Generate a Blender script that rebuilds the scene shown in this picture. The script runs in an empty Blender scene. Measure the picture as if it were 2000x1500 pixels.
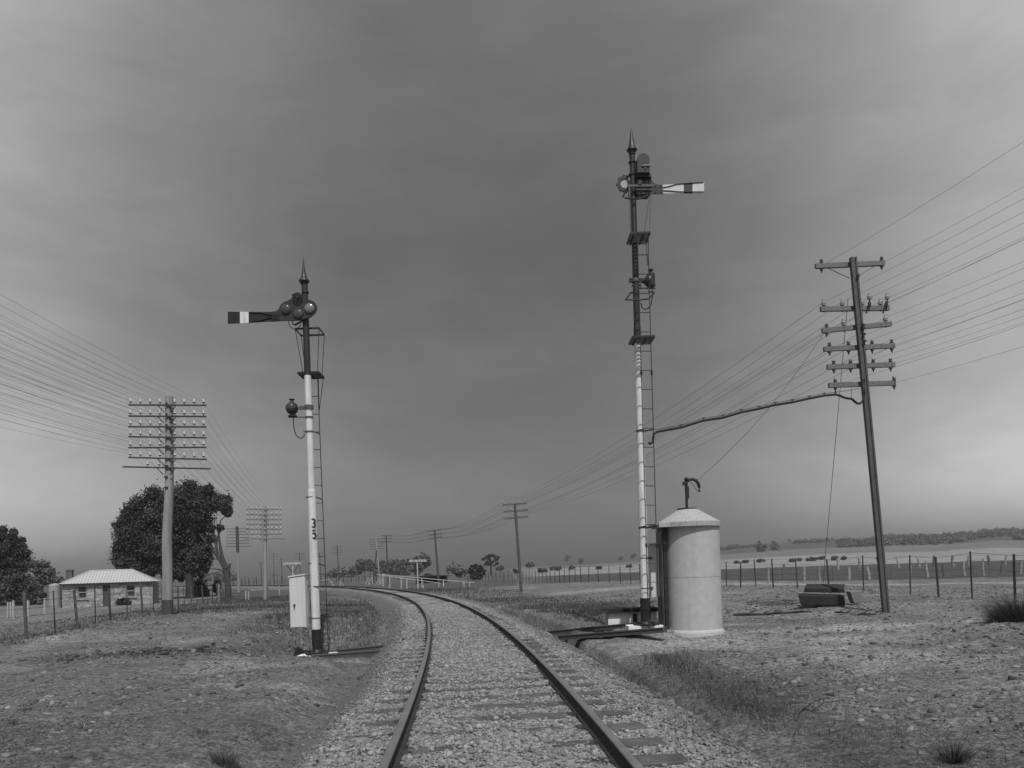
import bpy, math, random
import numpy as np
random.seed(7)
rng = np.random.default_rng(11)
scn = bpy.context.scene
col = scn.collection

# ------------------------------------------------------------------ camera model
F = 1450.0; YH = 1112.0; EYE = 1.3; ROLL = math.radians(1.8)
RS, RC = math.sin(ROLL), math.cos(ROLL)
def W(u, v, D, dy=0.0):
    """world point seen at photo position (u, v) at distance D in front of the photographer"""
    lx = (u-1000)/F; ly = -(v-YH)/F
    return np.array([(lx*RC+ly*RS)*D, D+dy, EYE+(-lx*RS+ly*RC)*D])

# ------------------------------------------------------------------ noise
def _h(ix, iy, s):
    n = (ix.astype(np.int64)*374761393 + iy.astype(np.int64)*668265263 + s*974711) & 0x7fffffff
    n = ((n ^ (n >> 13))*1274126177) & 0x7fffffff
    n = (n ^ (n >> 16)) & 0xffff
    return n/65535.0
def vnoise(x, y, s=0):
    x = np.asarray(x, float); y = np.asarray(y, float)
    ix = np.floor(x); iy = np.floor(y); fx = x-ix; fy = y-iy
    fx = fx*fx*(3-2*fx); fy = fy*fy*(3-2*fy)
    a = _h(ix, iy, s); b = _h(ix+1, iy, s); c = _h(ix, iy+1, s); d = _h(ix+1, iy+1, s)
    return (a*(1-fx)+b*fx)*(1-fy)+(c*(1-fx)+d*fx)*fy
def fbm(x, y, s=0, o=4):
    t = 0; a = .5; f = 1.0
    for i in range(o):
        t = t+a*(vnoise(np.asarray(x)*f, np.asarray(y)*f, s+i)-.5); a *= .5; f *= 2.03
    return t
def sst(a, b, x):
    t = np.clip((np.asarray(x, float)-a)/(b-a), 0, 1); return t*t*(3-2*t)

# ------------------------------------------------------------------ mesh builder
ORI = {}
class M:
    def __init__(s): s.v = []; s.f = []; s.m = []
    def add(s, vs, fs, mi=0):
        o = len(s.v); s.v += [tuple(float(c) for c in p) for p in vs]
        for f in fs: s.f.append(tuple(i+o for i in f)); s.m.append(mi)
    def hexa(s, p, mi=0):   # 8 points: 4 bottom ring, 4 top ring
        s.add(p, [(3,2,1,0),(4,5,6,7),(0,1,5,4),(1,2,6,5),(2,3,7,6),(3,0,4,7)], mi)
    def box(s, c, size, rz=0.0, mi=0):
        hx, hy, hz = size[0]/2, size[1]/2, size[2]/2; co, si = math.cos(rz), math.sin(rz)
        p = []
        for z in (-hz, hz):
            for x, y in ((-hx,-hy),(hx,-hy),(hx,hy),(-hx,hy)):
                p.append((c[0]+x*co-y*si, c[1]+x*si+y*co, c[2]+z))
        s.hexa(p, mi)
    def beam(s, a, b, w, h, mi=0, up=(0,0,1)):
        a = np.array(a, float); b = np.array(b, float); d = b-a; d /= np.linalg.norm(d)
        r = np.cross(d, np.array(up, float)); n = np.linalg.norm(r)
        r = np.array([1.,0,0]) if n < 1e-6 else r/n
        q = np.cross(r, d)
        p = []
        for e in (a, b):
            for i, j in ((-1,-1),(1,-1),(1,1),(-1,1)): p.append(e+r*w/2*i+q*h/2*j)
        s.hexa(p, mi)
    def tube(s, pts, r, n=8, mi=0, cap=True):
        P = [np.array(p, float) for p in pts]; k = len(P)
        R = list(r) if hasattr(r, '__len__') else [r]*k
        d0 = P[1]-P[0]; ref = np.array([0,0,1.]) if abs(d0[2]) < .9*np.linalg.norm(d0) else np.array([0,1.,0])
        vs = []
        for i in range(k):
            t = P[min(i+1,k-1)]-P[max(i-1,0)]; t /= np.linalg.norm(t)+1e-12
            a = np.cross(t, ref); a /= np.linalg.norm(a)+1e-12; b = np.cross(t, a)
            for j in range(n):
                an = 2*math.pi*j/n; vs.append(P[i]+R[i]*(math.cos(an)*a+math.sin(an)*b))
        fs = [(i*n+j, (i+1)*n+j, (i+1)*n+(j+1)%n, i*n+(j+1)%n) for i in range(k-1) for j in range(n)]
        if cap: fs += [tuple(range(n)), tuple(range((k-1)*n, k*n))[::-1]]
        s.add(vs, fs, mi)
    def lathe(s, base, axis, prof, n=20, mi=0):   # prof: (t along the axis, radius)
        b = np.array(base, float); a = np.array(axis, float); a /= np.linalg.norm(a)
        s.tube([b+a*t for t, r in prof], [r for t, r in prof], n, mi)
    def prism(s, poly, y0, y1, mi=0):    # poly of (X, Z)
        n = len(poly)
        s.add([(p[0], y0, p[1]) for p in poly]+[(p[0], y1, p[1]) for p in poly],
              [tuple(range(n)), tuple(range(n, 2*n))[::-1]]+[(i, i+n, (i+1)%n+n, (i+1)%n) for i in range(n)], mi)
    def ball(s, c, r, sc=(1,1,1), n=14, m=9, mi=0):
        vs = []; fs = []
        for i in range(m+1):
            th = math.pi*i/m
            for j in range(n):
                ph = 2*math.pi*j/n
                vs.append((c[0]+r*sc[0]*math.sin(th)*math.cos(ph), c[1]+r*sc[1]*math.sin(th)*math.sin(ph), c[2]+r*sc[2]*math.cos(th)))
        for i in range(m):
            for j in range(n): fs.append((i*n+j, (i+1)*n+j, (i+1)*n+(j+1)%n, i*n+(j+1)%n))
        s.add(vs, fs, mi)
    def build(s, name, mats, parent=None, smooth=None, origin=None):
        me = bpy.data.meshes.new(name)
        if origin is None: origin = ORI.get(parent.name, (0,0,0)) if parent else (0,0,0)
        ox, oy, oz = origin
        me.from_pydata([(x-ox, y-oy, z-oz) for x, y, z in s.v], [], s.f)
        if not isinstance(mats, (list, tuple)): mats = [mats]
        for m in mats: me.materials.append(m)
        if len(mats) > 1: me.polygons.foreach_set('material_index', s.m)
        import bmesh
        bm = bmesh.new(); bm.from_mesh(me); bmesh.ops.recalc_face_normals(bm, faces=bm.faces); bm.to_mesh(me); bm.free()
        if smooth:
            me.shade_smooth(); me.set_sharp_from_angle(angle=math.radians(smooth))
        me.update()
        o = bpy.data.objects.new(name, me); col.objects.link(o)
        if parent: o.parent = parent; ORI[o.name] = origin
        else: o.location = origin; ORI[o.name] = origin
        return o
def tag(o, label=None, cat=None, group=None, kind=None):
    if label: o['label'] = label
    if cat: o['category'] = cat
    if group: o['group'] = group
    if kind: o['kind'] = kind
    return o
def thing(name, loc, label, cat, group=None):
    o = bpy.data.objects.new(name, None); col.objects.link(o)
    o.empty_display_size = .2; o.location = [float(c) for c in loc]; ORI[o.name] = tuple(float(c) for c in loc)
    return tag(o, label, cat, group)
def np_mesh(name, verts, faces, mats, parent=None, attr=None, smooth=False, midx=None):
    me = bpy.data.meshes.new(name)
    verts = np.ascontiguousarray(verts, np.float32); faces = np.ascontiguousarray(faces, np.int32)
    nv = len(verts); nf, k = faces.shape
    me.vertices.add(nv); me.vertices.foreach_set('co', verts.ravel())
    me.loops.add(nf*k); me.loops.foreach_set('vertex_index', faces.ravel())
    me.polygons.add(nf); me.polygons.foreach_set('loop_start', np.arange(0, nf*k, k, dtype=np.int32))
    me.polygons.foreach_set('loop_total', np.full(nf, k, np.int32))
    if not isinstance(mats, (list, tuple)): mats = [mats]
    for m in mats: me.materials.append(m)
    if midx is not None: me.polygons.foreach_set('material_index', np.ascontiguousarray(midx, np.int32))
    me.update(calc_edges=True)
    if smooth: me.polygons.foreach_set('use_smooth', np.ones(nf, bool))
    if attr is not None:
        a = me.attributes.new('tone', 'FLOAT', 'POINT'); a.data.foreach_set('value', np.ascontiguousarray(attr, np.float32))
    o = bpy.data.objects.new(name, me); col.objects.link(o)
    if parent: o.parent = parent
    return o

# ------------------------------------------------------------------ materials (all neutral: the photograph is black and white)
def mat(name, base, var=.25, scale=6.0, rough=.7, bump=0.0, bscale=40.0, metal=0.0, streak=0.0, stretch=None, spec=.3, attr=False, detail=5.0):
    m = bpy.data.materials.new(name); m.use_nodes = True; nt = m.node_tree; N = nt.nodes; L = nt.links
    b = N['Principled BSDF']; b.inputs['Roughness'].default_value = rough; b.inputs['Metallic'].default_value = metal
    b.inputs['Specular IOR Level'].default_value = spec
    tc = N.new('ShaderNodeTexCoord'); vec = tc.outputs['Object']
    if stretch:
        mp = N.new('ShaderNodeMapping'); mp.inputs['Scale'].default_value = stretch
        L.new(vec, mp.inputs[0]); vec = mp.outputs[0]
    nz = N.new('ShaderNodeTexNoise'); nz.inputs['Scale'].default_value = scale; nz.inputs['Detail'].default_value = detail
    nz.inputs['Roughness'].default_value = .62; L.new(vec, nz.inputs['Vector'])
    mr = N.new('ShaderNodeMapRange'); mr.inputs['From Min'].default_value = .28; mr.inputs['From Max'].default_value = .72
    mr.inputs['To Min'].default_value = 1-var; mr.inputs['To Max'].default_value = 1+var; L.new(nz.outputs[0], mr.inputs[0])
    mul = N.new('ShaderNodeMath'); mul.operation = 'MULTIPLY'; L.new(mr.outputs[0], mul.inputs[0])
    if attr:
        at = N.new('ShaderNodeAttribute'); at.attribute_name = 'tone'; L.new(at.outputs['Fac'], mul.inputs[1])
    else: mul.inputs[1].default_value = base
    out = mul.outputs[0]
    if streak:
        mp2 = N.new('ShaderNodeMapping'); mp2.inputs['Scale'].default_value = (9, 9, .5); L.new(tc.outputs['Object'], mp2.inputs[0])
        n2 = N.new('ShaderNodeTexNoise'); n2.inputs['Scale'].default_value = 1.6; n2.inputs['Detail'].default_value = 4; L.new(mp2.outputs[0], n2.inputs['Vector'])
        r2 = N.new('ShaderNodeMapRange'); r2.inputs['From Min'].default_value = .42; r2.inputs['From Max'].default_value = .7
        r2.inputs['To Min'].default_value = 1; r2.inputs['To Max'].default_value = 1-streak; L.new(n2.outputs[0], r2.inputs[0])
        m2 = N.new('ShaderNodeMath'); m2.operation = 'MULTIPLY'; L.new(out, m2.inputs[0]); L.new(r2.outputs[0], m2.inputs[1]); out = m2.outputs[0]
    L.new(out, b.inputs['Base Color'])
    if bump:
        bn = N.new('ShaderNodeTexNoise'); bn.inputs['Scale'].default_value = bscale; bn.inputs['Detail'].default_value = 6; L.new(vec, bn.inputs['Vector'])
        bp = N.new('ShaderNodeBump'); bp.inputs['Strength'].default_value = bump; bp.inputs['Distance'].default_value = .02
        L.new(bn.outputs[0], bp.inputs['Height']); L.new(bp.outputs[0], b.inputs['Normal'])
    return m
WHITE = mat('white_paint', .66, .10, 3, .5, .05, 60, streak=.22)
WHITE2 = mat('white_paint_cabinet', .58, .07, 2, .45, .04, 50, streak=.10)
DARK = mat('dark_signal_paint', .030, .25, 5, .42, .05, 40, spec=.4)
BLACK = mat('black_base_paint', .022, .3, 6, .55, .05, 40)
IRON = mat('dark_iron', .024, .35, 8, .5, .1, 60)
GREYIRON = mat('grey_painted_iron', .09, .3, 8, .5, .1, 60)
ARMRED = mat('arm_dark_red_in_monochrome', .05, .15, 6, .4)
ARMBLK = mat('arm_black', .022, .2, 6, .45)
LENS = mat('signal_glass', .05, .1, 3, .06, spec=.8)
LENSR = mat('ground_glass_lens', .40, .06, 3, .35)
LENSG = mat('pale_signal_glass', .17, .1, 3, .12, spec=.6)
CONC = mat('concrete', .43, .10, 7, .9, .3, 70, streak=.08)
CONCR = mat('concrete_roof', .36, .3, 26, .95, .5, 60)
CONCW = mat('whitewashed_concrete', .74, .12, 7, .85, .2, 60)
TRUNK = mat('weathered_trunking', .075, .35, 7, .8, .3, 40, stretch=(1, 6, 6))
TIMBERD = mat('dark_timber', .024, .35, 7, .75, .3, 40, stretch=(1, 6, 6))
ENDPALE = mat('pale_block_end', .17, .2, 14, .85, .3, 60)
POLEW = mat('weathered_pole_timber', .30, .18, 9, .85, .3, 30, stretch=(6, 6, .4), streak=.3)
POLED = mat('dark_pole_timber', .075, .3, 9, .8, .3, 30, stretch=(6, 6, .4))
POLER = mat('rusty_rail_pole', .085, .25, 5, .6, .15, 40)
ARMW = mat('crossarm_timber', .12, .3, 8, .8, .3, 40, stretch=(1, 6, 6))
ARMD = mat('dark_crossarm', .045, .3, 8, .8)
ARML = mat('weathered_crossarm', .16, .3, 8, .8, .3, 40, stretch=(1, 6, 6))
PORC = mat('white_porcelain', .55, .05, 5, .15, spec=.6)
INSD = mat('brown_insulator', .07, .2, 9, .25, spec=.6)
INSG = mat('grey_glass_insulator', .28, .2, 9, .2, spec=.6)
WIRE = mat('weathered_wire', .09, .1, 3, .7)
CABLE = mat('black_cable', .025, .2, 9, .6, .2, 60)
RAILSIDE = mat('rusty_rail', .045, .3, 9, .8, .15, 60)
RAILTOP = mat('rail_running_surface', .14, .2, 4, .5, spec=.5)
SLEEPER = mat('weathered_sleeper', .085, .45, 4, .9, .5, 30, stretch=(1, 1, 1))
BALLAST = mat('ballast_bed_stone', .2, .6, 19, .95, .9, 28, detail=9, attr=True)
STONE = mat('ballast_stone', .2, .3, 14, .9, .4, 30, attr=True)
ROCK = mat('field_stone', .2, .3, 9, .95, .5, 30, attr=True)
def ground_mat():
    m = mat('dry_ground', .2, .22, 1.1, .97, attr=True, detail=8)
    nt = m.node_tree; N = nt.nodes; L = nt.links; b = N['Principled BSDF']; src = b.inputs['Base Color'].links[0].from_socket
    tc = N.new('ShaderNodeTexCoord')
    def layer(src, scale, lo, hi, f0, f1, stretch=None, detail=9, rot=0):
        v = tc.outputs['Object']
        if stretch:
            mp = N.new('ShaderNodeMapping'); mp.inputs['Scale'].default_value = stretch; mp.inputs['Rotation'].default_value = (0, 0, rot); L.new(v, mp.inputs[0]); v = mp.outputs[0]
        n = N.new('ShaderNodeTexNoise'); n.inputs['Scale'].default_value = scale; n.inputs['Detail'].default_value = detail; n.inputs['Roughness'].default_value = .68; L.new(v, n.inputs['Vector'])
        r = N.new('ShaderNodeMapRange'); r.inputs['From Min'].default_value = f0; r.inputs['From Max'].default_value = f1; r.inputs['To Min'].default_value = lo; r.inputs['To Max'].default_value = hi; L.new(n.outputs[0], r.inputs[0])
        q = N.new('ShaderNodeMath'); q.operation = 'MULTIPLY'; L.new(src, q.inputs[0]); L.new(r.outputs[0], q.inputs[1]); return q.outputs[0]
    o = layer(src, 9, .62, 1.42, .38, .62); o = layer(o, 26, .55, 1.5, .40, .60)
    o = layer(o, 5, 1.0, 1.5, .58, .72, (1, 5, 1), 6, .5); o = layer(o, 7, 1.0, .45, .60, .72)
    L.new(o, b.inputs['Base Color'])
    bn = N.new('ShaderNodeTexNoise'); bn.inputs['Scale'].default_value = 11; bn.inputs['Detail'].default_value = 10; bn.inputs['Roughness'].default_value = .7; L.new(tc.outputs['Object'], bn.inputs['Vector'])
    bp = N.new('ShaderNodeBump'); bp.inputs['Strength'].default_value = 1.0; bp.inputs['Distance'].default_value = .07; L.new(bn.outputs[0], bp.inputs['Height']); L.new(bp.outputs[0], b.inputs['Normal'])
    return m
GROUND = ground_mat()
GRASSD = mat('green_grass_blades', .07, .35, 1.2, .9, attr=True)
GRASSL = mat('dry_grass_blades', .2, .35, 1.5, .9, attr=True)
LEAF = mat('dark_foliage', .062, .4, .55, .85, attr=True)
LEAFM = mat('mid_foliage', .085, .4, .5, .85, attr=True)
LEAFP = mat('hazed_foliage', .13, .3, .5, .9, attr=True)  # distance haze is put into this paler leaf tone
LEAFF = mat('far_foliage', .085, .3, .3, .9, attr=True)
LTONE = {'hazed_foliage': .125, 'dark_foliage': .058, 'mid_foliage': .085, 'far_foliage': .10}
BARK = mat('bark', .04, .4, 4, .9, .4, 20)
DEADWOOD = mat('dead_timber', .055, .4, 6, .9, .4, 20)
ROOFM = mat('galvanised_roof', .44, .1, 1.2, .6, streak=.08)
WHITEW = mat('weathered_whitewash', .42, .15, 4, .8, streak=.2)
WHITES = mat('whitewashed_stump', .40, .2, 6, .85, streak=.2)
BRICK = mat('dark_brick', .10, .3, 6, .9)
GLASSW = mat('window_glass', .05, .2, 2, .25)
DOORM = mat('old_door', .07, .2, 5, .7)
FRAME = mat('pale_window_frame', .30, .2, 6, .7)
TANKM = mat('corrugated_tank', .30, .12, 2, .6)
POSTW = mat('grey_fence_post', .10, .35, 7, .9, .3, 30)
POSTL = mat('pale_split_post', .27, .4, 7, .9, .3, 30)
POSTB = mat('dark_iron_post', .05, .3, 7, .8)
SHED = mat('dark_shed', .03, .4, 3, .9)

def stone_wall_mat():
    m = mat('rubble_stone_wall', .34, .3, 2.2, .95)
    nt = m.node_tree; N = nt.nodes; L = nt.links; b = N['Principled BSDF']
    src = b.inputs['Base Color'].links[0].from_socket
    tc = N.new('ShaderNodeTexCoord'); mp = N.new('ShaderNodeMapping'); mp.inputs['Scale'].default_value = (1.0, 1.0, 1.9); L.new(tc.outputs['Object'], mp.inputs[0])
    vo = N.new('ShaderNodeTexVoronoi'); vo.feature = 'DISTANCE_TO_EDGE'; vo.inputs['Scale'].default_value = 2.6; L.new(mp.outputs[0], vo.inputs['Vector'])
    vc = N.new('ShaderNodeTexVoronoi'); vc.inputs['Scale'].default_value = 2.6; L.new(mp.outputs[0], vc.inputs['Vector'])
    r = N.new('ShaderNodeMapRange'); r.inputs['From Max'].default_value = .09; r.inputs['To Min'].default_value = .45; L.new(vo.outputs[0], r.inputs[0])
    bw = N.new('ShaderNodeRGBToBW'); L.new(vc.outputs['Color'], bw.inputs[0])
    r2 = N.new('ShaderNodeMapRange'); r2.inputs['To Min'].default_value = .6; r2.inputs['To Max'].default_value = 1.25; L.new(bw.outputs[0], r2.inputs[0])
    a = N.new('ShaderNodeMath'); a.operation = 'MULTIPLY'; L.new(src, a.inputs[0]); L.new(r.outputs[0], a.inputs[1])
    c = N.new('ShaderNodeMath'); c.operation = 'MULTIPLY'; L.new(a.outputs[0], c.inputs[0]); L.new(r2.outputs[0], c.inputs[1])
    L.new(c.outputs[0], b.inputs['Base Color'])
    return m
STONEWALL = stone_wall_mat()

# ------------------------------------------------------------------ track geometry: one long left-hand curve
TC = np.array([-219.706, -7.678]); TR = 220.0; TH0 = math.radians(2.0)
def track_s(x, y):      # offset from the centre line, right of travel positive
    return np.hypot(np.asarray(x)-TC[0], np.asarray(y)-TC[1])-TR
def track_t(x, y): return (np.arctan2(np.asarray(y)-TC[1], np.asarray(x)-TC[0])-TH0)*TR
def track_pt(t, s=0.0, z=0.0):
    a = np.asarray(t)/TR+TH0
    return np.stack([TC[0]+(TR+s)*np.cos(a), TC[1]+(TR+s)*np.sin(a), np.zeros_like(a)+z], -1)

# ------------------------------------------------------------------ terrain
CTRL = np.array([
 (-3,3,-.38),(-6,4,-.3),(-8,8,-.2),(-5,8,-.32),(-3.6,8,-.42),(-4.2,12,-.5),(-4.6,17.2,-.56),(-3.4,17.2,-.55),(-5.2,15.5,-.5),
 (-9,20.5,.28),(-7,20.5,.3),(-6,19.3,.22),(-5.9,18,.15),(-8,16.4,.05),(-6.4,16.6,.0),(-7,14.0,-.42),(-9,14.0,-.38),(-11,16.6,-.25),(-11,20.5,.05),(-7,13,-.35),(-10,13,-.3),(-13,12,-.25),(-9,28,.15),(-13.2,28,.2),(-6,26,-.25),(-8,40,-.3),(-15,45,-.25),
 (-12.2,18.5,-.12),(-12.9,21.7,-.25),(-14.7,29.2,0.0),(-16,24,-.35),(-17,40,-.15),(-22,30,-.5),(-30,35,-.8),(-40,60,-1.0),(-37,72,-1.1),(-48,83,-1.2),(-60,100,-1.2),(-25,60,-.4),
 (-20,61,-.6),(-35,95,-.4),(-18,90,-.4),(-45,130,-.4),(-20,130,-.4),(0,130,-.3),(40,130,-.3),(-80,130,-.8),(80,130,-.3),(-90,60,-1.2),(90,60,-.2),(-30,15,-.5),(30,10,.1),
 (3.3,6,-.55),(3.0,9,-.56),(2.6,12,-.55),(1.7,14.2,-.5),(1.9,15.8,-.32),(2.2,17.2,-.15),(4.6,8,-.3),(6,7,-.1),(7.5,8,.02),(9,8,.06),(4.2,11.5,-.35),(5.5,11,-.1),(7,12,.0),(10,12,.05),(3.1,15.8,-.1),(4.2,15.6,-.14),(4.4,14.2,-.16),(3.2,14.0,-.25),
 (5.5,15.5,-.1),(7,17,-.12),(9.1,18,-.14),(8.5,20,.08),(10,22,.1),(13,20,.08),(13,28,.14),(11,36,.19),(8.1,52,.2),(5.7,58.5,.15),(3.5,70,.1),(0,90,-.1),
 (2.5,20,.15),(3.8,22,.2),(5.5,24,.2),(0.8,22,-.4),(0.5,30,-.45),(-1,40,-.5),(2,32,-.1),(4,34,.1),(.7,48,-.35),(-6,70,-.5),(-10,82,-.45),
 (16,25,-.1),(20,40,-.35),(25,60,-.4),(30,85,.1),(50,85,.1),(40,40,-.3),(17,17,0.),(2,0,-.5),(-2,0,-.45),(8,0,0.),(-8,0,-.3)], float)
def ctrl_z(x, y):
    num = np.zeros_like(x); den = np.zeros_like(x)
    for cx, cy, cz in CTRL:
        sg = .11*(np.hypot(cx, cy)+5)
        d2 = ((x-cx)**2+(y-cy)**2)/(sg*sg)
        w = np.exp(-.5*d2)+1e-5/(1+d2); num += w*cz; den += w
    return num/den
RU = [-400, 600, 850, 1000, 1040, 1250, 1405, 1480, 1560, 1640, 1740, 1830, 1900, 1945, 2000, 2300, 3000]
RP = [0, 0, 1, 3, 6, 16, 29, 35, 37, 38, 38, 36, 38, 42, 38, 40, 28]
def ground_z(x, y, micro=True):
    x = np.asarray(x, float); y = np.asarray(y, float)
    r = np.hypot(x, y)
    z = ctrl_z(x, y)
    far = sst(110, 170, r); z = z*(1-far)+(-.35)*far
    u = 1000+F*x/np.maximum(y, 1e-3); u = np.where(y > 1, u, np.where(x > 0, 3000, -400))
    ridge = np.interp(u, RU, RP)*1240/F
    t = np.clip((r-235)/1000, 0, 1.0); back = sst(1250, 1700, r)
    z = z+ridge*(t**1.5)*(1-.6*back)+far*(fbm(x/90, y/90, 50, 3)*2.2*sst(250, 900, r))
    s = track_s(x, y)
    zf = np.where(r < 150, z, z)
    form = -.62-.06*np.clip(np.abs(s)-2.3, 0, 1)
    w = (1-sst(2.0, 2.6, s))*sst(-3.0, -2.2, s)*(1-sst(150, 220, r))
    z = z*(1-w)+np.minimum(form, z)*w
    z = np.where((np.abs(s) < 2.4) & (r < 230), np.minimum(z, -.55), z)
    # the cutting beside the left signal, dug into the mound
    cut = sst(-5.75, -5.2, x)*(1-sst(-2.6, -2.1, x))*sst(14.6, 15.8, y)*(1-sst(18.6, 20.2, y))
    z = z*(1-cut)+np.minimum(z, -.58)*cut
    pad = (1-sst(.8, 1.3, np.hypot((x-2.95)/.85, (y-16.0)/.62)))*sst(1.9, 2.3, s)
    z = z*(1-pad)+np.maximum(z, -.03)*pad
    if micro:
        near = 1-sst(60, 140, r); off = sst(2.0, 2.6, np.abs(s))*(1-.8*np.exp(-((x-3.6)/1.2)**2-((y-15.8)/.9)**2))
        rough = .55+.9*sst(.45, .75, vnoise(x/2.6, y/2.6, 91))
        z = z+near*off*(1-.8*cut)*rough*(fbm(x*.8, y*.8, 3, 4)*.20+fbm(x*3.6, y*3.6, 9, 4)*.055+np.clip(fbm(x*9, y*9, 19, 3), 0, 1)*.045)
    return z
def gz(x, y): return float(ground_z(np.array([float(x)]), np.array([float(y)]))[0])
def tone(x, y, z):
    r = np.hypot(x, y); s = track_s(x, y); u = 1000+F*x/np.maximum(y, 1e-3)
    n = fbm(x*.35, y*.35, 70, 4); n2 = fbm(x/40, y/40, 77, 3)
    t = .125+.07*n
    t = t+(.16-.125)*sst(1.5, 6, x)+.05*n*(x > 2)
    t = t+.06*sst(.1, .35, fbm(x*.55+9, y*1.3, 33, 3)*2)*(r < 60)
    # scarp of turned earth on the left mound
    sc = np.exp(-((x+7.5)/1.7)**2-((y-15.3-.28*(x+7.5))/.5)**2)+.6*np.exp(-((x+7.6)/.9)**2-((y-18.4)/.5)**2); t = t*(1-.6*np.clip(sc*(.5+vnoise(x*1.6, y*1.6, 92)), 0, 1))
    pth = np.exp(-((x+9.3+.33*(y-12))/.45)**2)*(y > 9)*(y < 26); t = t+.05*pth
    # pale trodden earth round the hut
    pl = np.exp(-((x-3.5)/1.3)**2-((y-14.2)/.8)**2)+.6*np.exp(-((x-7.0)/2.2)**2-((y-15.2)/.5)**2)+.5*np.exp(-((x-6.3)/1.6)**2-((y-13.4)/.3)**2); t = t+.15*pl*(.6+.8*vnoise(x*2, y*3, 88))
    dz = np.exp(-((s-3.2)/.9)**2)*(y < 13.2)*(s > 0); t = t*(1-.45*dz)
    # paddock left
    t = np.where((x < -13) & (r < 120), .15+.08*n, t)
    # fields on the right
    v = r*(1+.15*n2)
    edge = np.interp(u, [900, 1250, 1405, 2000], [150, 200, 215, 250])
    R = sst(1000, 1100, u)*(y > 5)
    road = np.exp(-((r-44-6*np.sin(x*.06))/1.6)**2)*R*.10
    f = np.where(r < 62, .14+.07*n+road, np.where(v < edge*.92, .06+.02*n, np.where(v < 520, .23+.05*n2, np.where(v < 780, .14+.04*n2, .075+.02*n2))))
    t = np.where((r > 33), t*(1-R)+f*R, t)
    t = np.where((r > 120) & (u < 1000), .085+.03*n2, t); t = np.where((r > 62) & (r <= 120) & (u > 430) & (u < 1010) & (np.abs(s) > 2.3), .075+.03*n, t)
    return np.clip(t, .03, .6)
def build_ground():
    rad = [0.4]
    while rad[-1] < 2150: rad.append(rad[-1]*1.0125+.004)
    rad = np.array(rad)
    an = np.concatenate([np.arange(-180, -52, 6), np.arange(-52, 52, .19), np.arange(52, 180, 6)])
    a = np.radians(an); nr, na = len(rad), len(a)
    Rr, A = np.meshgrid(rad, a, indexing='ij')
    x = Rr*np.sin(A); y = Rr*np.cos(A)
    z = ground_z(x.ravel(), y.ravel()).reshape(x.shape)
    v = np.stack([x, y, z], -1).reshape(-1, 3)
    i, j = np.meshgrid(np.arange(nr-1), np.arange(na), indexing='ij'); j2 = (j+1) % na
    f = np.stack([i*na+j, i*na+j2, (i+1)*na+j2, (i+1)*na+j], -1).reshape(-1, 4)
    f = f[:, ::-1]
    c = len(v); v = np.vstack([v, [[0, 0, gz(0, .3)]]])
    o = np_mesh('ground', v, f, GROUND, attr=tone(v[:, 0], v[:, 1], v[:, 2]), smooth=True)
    return tag(o, 'dry stony ground with paddocks and low hills', None, None, 'structure')
build_ground()

# ------------------------------------------------------------------ ballast bed
def ballast_z(s, t):
    a = np.abs(s)
    mid = -.128+.05*fbm(s*1.1+3, t*.55, 210, 3)*1.4
    lsh = -.140+.05*fbm(s*1.1+3, t*.55, 215, 3)*1.4
    rsh = -.158+.06*fbm(s*1.1+7, t*.5, 220, 3)*1.4
    z = np.where(a < .9, mid, np.where(s > 0, rsh, lsh))
    tr = sst(.75, .95, a); z = mid*(1-tr)+np.where(s > 0, rsh, lsh)*tr
    edge = np.where(s > 0, 1.78, 1.38)+.16*fbm(t*.5, s*0+5, 230, 3)*2
    z = z-np.clip(a-edge, 0, 5)*.62
    return z
def build_ballast():
    s = np.concatenate([np.linspace(-2.75, -1.5, 18), np.linspace(-1.4, 1.4, 44), np.linspace(1.5, 2.75, 18)])
    t = [-8.0]
    while t[-1] < 215: t.append(t[-1]+(.06 if 2 < t[-1] < 28 else .25 if t[-1] < 60 else .8))
    t = np.array(t); T, S = np.meshgrid(t, s, indexing='ij')
    P = track_pt(T, S); fine = 1-sst(25, 50, T)
    P[..., 2] = ballast_z(S, T)+.014*fine*fbm(S*14, T*14, 240, 2)*2
    ns = len(s); i, j = np.meshgrid(np.arange(len(t)-1), np.arange(ns-1), indexing='ij')
    f = np.stack([i*ns+j, i*ns+j+1, (i+1)*ns+j+1, (i+1)*ns+j], -1).reshape(-1, 4)
    tn = .215-.10*sst(1.1, 1.9, -S)-.07*sst(1.3, 2.0, S)-.05*sst(2.0, 2.6, S)+.05*fbm(S*.8, T*.5, 270, 3)
    o = np_mesh('ballast', P.reshape(-1, 3), f, BALLAST, smooth=True, attr=tn.ravel())
    tag(o, 'pale crushed stone ballast bed under the track', None, None, 'structure')
build_ballast()

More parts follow.
